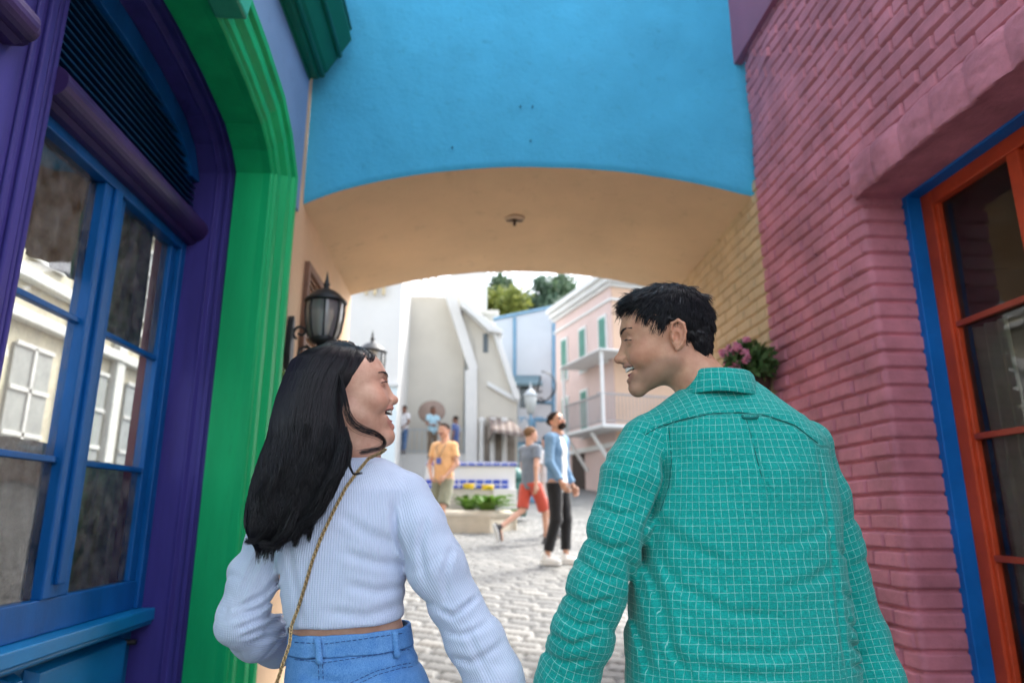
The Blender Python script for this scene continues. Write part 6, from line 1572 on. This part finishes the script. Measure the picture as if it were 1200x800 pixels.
        o = sect(z); low = np.clip((t-.45)/.55, 0, 1)**1.3*curl
        wv = low*.40*np.sin(t*11+ph[ci][:, None]+.3*rs.normal(size=n)[:, None])
        thz = th[:, None]+wv+.06*np.sin(t*5+ph[ci][:, None]); r = 1.0+(.02+.03*rs.random(n))[:, None]+low*.17*np.sin(t*9+1.7*ph[ci][:, None])*(.5+cl[ci][:, None])
        c_, s_ = math.cos(.22), math.sin(.22)
        ct, st = np.cos(thz), np.sin(thz); q = (np.abs(ct)**2.2+np.abs(st)**2.2)**(1/2.2); a = o[2]*ct/q*r; b = o[3]*st/q*r
        Pn = np.stack([o[0]+a*c_-b*s_, o[1]+a*s_+b*c_, z+0*a], -1)
        return Pn
    def keep(W):   # strands stay off the face: push them back to the hairline
        sh = W.shape; q = toL(W.reshape(-1, 3)); d = ell(q, (0, .082, -.020), (.094, .066, .083)); bad = d < 0
        q[bad, 1] += d[bad]*1.0; return fromL(q).reshape(sh)
    W = [falls(8500, -PI, .25, ztop-.004, zbot+.02, .0007, 1), falls(1800, -PI, -.2, ztop-.06, zbot-.0, .0007, 2), falls(900, .25, PI, ztop-.004, zbot+.03, .0007, 4)]
    W = keep(np.concatenate(W)); 
    # crown strands over the top to close the cap
    parts = [(V, Fq), strands(W, .00058, .00025)]
    # loose locks drawn along the photo's curls
    def lock(pxs, n, spread, seed, r=.0006):
        rs = np.random.default_rng(seed); P_ = np.array([atY(u_, v_, y_) for u_, v_, y_ in pxs]); m = len(P_); tt = np.linspace(0, m-1, 30)
        C_ = np.stack([np.interp(tt, np.arange(m), P_[:, k]) for k in range(3)], 1)
        for _ in range(3): C_[1:-1] = (C_[:-2]+2*C_[1:-1]+C_[2:])/4
        fz = np.cumsum(rs.normal(size=(n, 30, 3)), axis=1)*.00022; off = rs.normal(size=(n, 1, 3))*spread+fz; tw_ = rs.normal(size=(n, 1, 3))*spread*.8; s_ = np.linspace(0, 1, 30)[None, :, None]
        return strands(C_[None]+off*(1-.75*s_**2)+tw_*np.sin(s_*5), r, .0002)
    for a in (([(398, 440, 1.40), (403, 462, 1.385), (406, 484, 1.38), (413, 498, 1.38), (428, 505, 1.385), (443, 509, 1.40), (452, 516, 1.42), (449, 525, 1.42), (436, 528, 1.41), (422, 530, 1.40)], 48, .0034, 1, .0004),
              ([(405, 500, 1.37), (412, 525, 1.365), (409, 545, 1.36), (414, 556, 1.37), (424, 554, 1.375)], 26, .0014, 3, .0004),
              ([(400, 510, 1.37), (396, 545, 1.355), (378, 575, 1.35), (360, 598, 1.35), (357, 600, 1.35)], 40, .002, 4, .00045),
              ([(404, 515, 1.37), (392, 555, 1.355), (376, 578, 1.35), (372, 590, 1.35)], 120, .004, 5), ([(390, 560, 1.36), (372, 600, 1.355), (352, 615, 1.35), (344, 632, 1.35)], 160, .005, 6),
              ([(330, 590, 1.355), (312, 620, 1.35), (300, 634, 1.35), (288, 634, 1.35)], 120, .003, 7), ([(345, 600, 1.35), (335, 625, 1.345), (318, 640, 1.345), (306, 636, 1.345)], 160, .004, 8)):
        parts.append(lock(*a))
    # strands combed over the front of the scalp, following the surface
    Lv = toL(V); ok = np.where((Lv[:, 2] > -.02) & (Lv[:, 1] > -.05) & (V[:, 2] > Hc[2]-.02))[0]; rs = np.random.default_rng(8)
    Pq = V[rs.choice(ok, 5200)]+rs.normal(size=(5200, 3))*.001; path_ = [Pq]; e_ = .0015
    fd = rs.normal(size=(5200, 3))*.10
    for k in range(18):
        d0 = bulk(Pq); G_ = np.stack([bulk(Pq+[e_, 0, 0])-d0, bulk(Pq+[0, e_, 0])-d0, bulk(Pq+[0, 0, e_])-d0], 1)/e_; G_ /= np.maximum(np.linalg.norm(G_, axis=1), 1e-6)[:, None]
        fl = (np.array([0, -.55, -1.0])+fd)@HR.T; fl = fl-G_*(fl*G_).sum(1)[:, None]; fl /= np.maximum(np.linalg.norm(fl, axis=1), 1e-6)[:, None]
        Pq = Pq-G_*(d0-.0012)[:, None]*.8+fl*.0048; path_.append(Pq)
    parts.append(strands(np.stack(path_, 1)[:, 1:], .0006, .0003))
    rk = random.Random(21)
    for i in range(26):
        f0 = rk.random(); u0, v0 = 322+f0*80, 490+rk.random()*50; v1 = 596+rk.random()*48; u1 = 299+(.1+.9*f0)*62+rk.uniform(-6, 6); am = rk.uniform(2.5, 6); ph = rk.random()*6; wl_ = rk.uniform(1.2, 1.9)
        pp = []
        for k in range(12):
            t = k/11; u_ = u0+(u1-u0)*t**1.1+am*t*math.sin(ph+t*wl_*2*PI); v_ = v0+(v1-v0)*t; q_ = march(bulk, u_, v_, .003+.004*abs(math.sin(ph+t*6)), 1.1, 1.8, 1.35)
            if k and abs(q_[1]-pp[-1][2]) > .02: q_[1] = pp[-1][2]
            pp.append((u_, v_, q_[1]))
        parts.append(lock(pp, 110, .0034, 40+i, .0005))
    Vh, Fh = join(*parts); mk('hair', Vh, Fh, HAIRB, e, True)
    shoes(e, [hip+[-.085, .02, -.76], hip+[.085, .02, -.76]], plain('white leather', (.7, .7, .68), .4))
    # ---- shoulder bag on a gold and black chain
    bag = empty('shoulder_bag', atY(318, 815, 1.42), 'thin gold chain strap running diagonally across the woman\'s sweater back', 'bag strap')
    pxs = [(452, 526), (447, 529), (434, 538), (417, 555), (405, 571), (390, 600), (376, 630), (366, 656), (357, 687), (350, 712), (344, 731), (338, 755), (331, 778), (325, 798), (318, 825)]
    P_ = []
    for i, (u_, v_) in enumerate(pxs):
        p = march(sweater, u_, v_, .005, 1.0, 2.0, 1.39) if v_ < 740 else atY(u_, v_, 1.372); P_.append(p)
    P_ = np.array(P_); 
    for _ in range(2): P_[1:-1, 1] = (P_[:-2, 1]+2*P_[1:-1, 1]+P_[2:, 1])/4-.0008
    seg = np.concatenate([[0], np.cumsum(np.linalg.norm(np.diff(P_, axis=0), axis=1))]); ts = np.arange(0, seg[-1], .0052)
    C_ = np.stack([np.interp(ts, seg, P_[:, k]) for k in range(3)], 1); mb = MB()
    for i in range(len(C_)-1):
        a, b = C_[i], C_[i+1]; t_ = (b-a)/np.linalg.norm(b-a); s_ = np.cross(t_, [0, 1, 0]); s_ /= np.linalg.norm(s_); n_ = np.cross(s_, t_); w1 = s_ if i % 2 else (s_*.75+n_*.66)
        c_ = (a+b)/2; mb.tube([tuple(c_+t_*.0042*math.cos(x)+w1*.0027*math.sin(x)) for x in np.linspace(0, 2*PI, 9)[:-1]], .0011, 5, closed=True)
    mb.build('chain', plain('antique gold', (.52, .38, .2), .3, 1.0), bag, True)
    MB().tube([tuple(p+[0, .0012, 0]) for p in C_], .0014, 5).build('leather_cord', plain('black leather', (.02, .018, .016), .5), bag, True)
    c0 = C_[-1]
    MB().box(c0[0]-.11, c0[0]+.09, 1.34, 1.40, c0[2]-.19, c0[2]-.01).build('pouch', plain('black leather pouch', (.02, .018, .016), .4), bag, bev=.015)
    return e
man(); woman()
# ================================================================ people in the plaza
skA = skin_mat('passer skin', (.55, .32, .22)); skB = skin_mat('passer brown skin', (.22, .11, .07))
hB = plain('dark brown hair', (.018, .011, .008), .8, 0, .2); hL = plain('light brown hair', (.16, .09, .045), .8, 0, .2)
blk = cloth('black denim', (.012, .012, .014)); 
def at_z(u, v, y): p = atY(u, v, y); return np.array([p[0], y, p[2]])
# denim jacket, black trousers, looking up, facing right
f = at_z(655, 661, 8.2)
r = passer('bearded man in a denim jacket and black jeans looking up, standing on the cobbles', f, -2.15, 1.76,
   dict(elR=(.25, .02, 1.13), wrR=(.22, .16, .90), elL=(-.24, -.02, 1.12), wrL=(-.22, .10, .87), face=(.25, .88, .38), fup=(0, -.4, .9), hea=(0, .0, 1.635), knL=(-.08, .06, .5), anL=(-.08, .05, .085), anR=(.11, -.10, .085)),
   skA, hB, denim_mat('pale jacket denim', (.07, .17, .31), (.24, .38, .52)), blk, plain('white canvas', (.75, .75, .73), .7), sleeve='long', hair='bun', res=.0095, opening=.055)
e, tw, D, torso, arms, lo, hi, HR = r
def whites(P):
    d = torso(P, .006); d = smin(d, smax(torso(P, .016), P[:, 2]-.90, .005), .01); d = smax(d, .765-P[:, 2], .005); d = smax(d, P[:, 2]-1.46, .005); return d+.003*wob(P, 30, 3)
V, Fq = iso(whites, lo, hi, .009, 1); mk('white_undershirt', tw(V), Fq, cloth('white cotton', (.78, .78, .76)), e, True)
def beard(P):
    q = (P-D['hea'])@HR; d = ell(q, (0, .045, -.085), (.058, .055, .040)); return smax(smax(d, -head_sdf(q, detail=False)-.002, .002), -ell(q, (0, .1, -.066), (.02, .03, .008)), .003)+.001*wob(q, 200)
V, Fq = iso(beard, D['hea']-.18, D['hea']+.15, .005, 1); mk('beard', tw(V), Fq, hB, e, True)
gl = MB()
for sx in (-1, 1): gl.lathe([(0, 0), (.022, 0), (.023, .003), (0, .004)], tuple(np.array([sx*.032, .092, .002])), 14, 'y')
gl.tube([(-.075, .0, .008), (-.056, .09, .006), (.056, .09, .006), (.075, .0, .008)], .0025, 5)
gv = np.array(gl.v)@HR.T+D['hea']; mk('sunglasses', tw(gv), gl.f, plain('dark lens', (.01, .01, .01), .1), e)
# grey t-shirt and red shorts, walking left away from us
f = at_z(622, 640, 10.3)
passer('man in a grey t-shirt and red shorts striding past the planter', f, -.95, 1.72,
   dict(anR=(.10, .22, .085), knR=(.10, .20, .50), anL=(-.05, -.55, .27), knL=(-.07, -.10, .52), ftL=(0, .35, -1), elL=(-.25, .06, 1.14), wrL=(-.25, .22, .93), elR=(.25, -.10, 1.14), wrR=(.27, -.12, .88), face=(.2, .9, .1)),
   skA, hL, cloth('slate grey jersey', (.16, .19, .23)), cloth('brick red twill', (.50, .075, .045)), plain('black canvas', (.015, .015, .018), .7), leg='short', res=.0095)
# a companion mostly hidden behind him
f = at_z(643, 632, 11.2)
passer('person in pale shorts mostly hidden behind the man in red shorts', f, .6, 1.64,
   dict(anR=(.10, .20, .085), knR=(.10, .16, .48), anL=(-.05, -.30, .12), knL=(-.07, -.05, .50)),
   skA, hB, cloth('pale jersey', (.6, .6, .6)), cloth('pale stone twill', (.55, .52, .48)), plain('grey canvas', (.2, .2, .2), .7), leg='short', res=.012)
# orange vest, looking our way
f = at_z(518, 634, 10.6)
r = passer('man in an orange vest and khaki shorts with a tag round his neck', f, PI-.45, 1.74,
   dict(shL=(-.165, 0, 1.41), shR=(.165, 0, 1.41), elL=(-.22, .0, 1.13), wrL=(-.12, .18, .93), elR=(.24, .02, 1.13), wrR=(.10, .20, .93), face=(.12, 1, .05), anL=(-.08, .22, .085), knL=(-.09, .18, .5), anR=(.1, -.22, .12), knR=(.1, .02, .5)),
   skA, hB, cloth('apricot cotton', (.78, .44, .20)), cloth('khaki twill', (.22, .22, .15)), plain('tan leather', (.35, .22, .13), .6), leg='short', res=.0095)
e, tw, D, torso, arms, lo, hi, HR = r
mb = MB(); mb.tube([tuple(p) for p in tw([(-.07, .02, 1.47), (-.07, .14, 1.38), (0, .165, 1.22), (.07, .14, 1.38), (.07, .02, 1.47)])], .006, 5); mb.build('lanyard', plain('dark cord', (.05, .05, .08), .7), e, True)
V = tw([(x, y, z) for z in (1.13, 1.22) for y in (.165, .185) for x in (-.04, .04)]); o = MB(); o.hexa([tuple(p) for p in V]); o.build('tag', plain('blue tag', (.06, .10, .35), .4), e, bev=.005)
# two people on the terrace, one under a round brown parasol hat
f = at_z(472, 533, 21.5)
passer('person in a blue cardigan and jeans on the terrace, left of the parasol', f, PI-.6, 1.52, dict(elL=(-.26, .05, 1.14), wrL=(-.15, .14, 1.0), anL=(-.14, .1, .085)),
   skB, hB, cloth('white top', (.7, .7, .72)), cloth('blue jeans', (.06, .12, .24)), plain('dark shoe', (.03, .03, .04), .6), res=.013)
f = at_z(506, 537, 21.5)
passer('person in a pale blue top on the terrace under the brown parasol', f, PI+.5, 1.60, dict(elL=(-.22, .12, 1.16), wrL=(-.1, .28, 1.2), elR=(.25, .05, 1.15), wrR=(.12, .22, 1.1)),
   skB, hB, cloth('pale blue top', (.35, .55, .65)), cloth('brown trousers', (.14, .10, .07)), plain('brown shoe', (.06, .04, .03), .6), res=.013, hair='long')
f = at_z(533, 548, 20.9)
passer('person in a dark blue top on the terrace right of the brown parasol', f, 1.2, 1.55, dict(), skB, hB, cloth('navy top', (.05, .09, .25)), cloth('dark trousers', (.05, .06, .09)), plain('dark shoe two', (.03, .03, .04), .6), res=.013)
p = at_z(506, 483, 21.7)
pa = MB().lathe([(0, 0), (.40, .01), (.43, .03), (.40, .05), (.22, .13), (0, .17)][::-1], (0, 0, 0), 28)
V = np.array(pa.v); a = 1.15; V = np.stack([V[:, 0], V[:, 1]*math.cos(a)+V[:, 2]*math.sin(a), -V[:, 1]*math.sin(a)+V[:, 2]*math.cos(a)], 1); V[:, 1] *= -1
ho = empty('parasol', p, 'round brown tilted parasol disc held above a person on the terrace', 'parasol')
mk('canopy', V+p, pa.f, W_['brown'], ho, True)
MB().tube([tuple(p), (p[0]+.05, p[1]-.1, p[2]-.75)], .018, 6).build('handle', W_['brown'], ho, True)
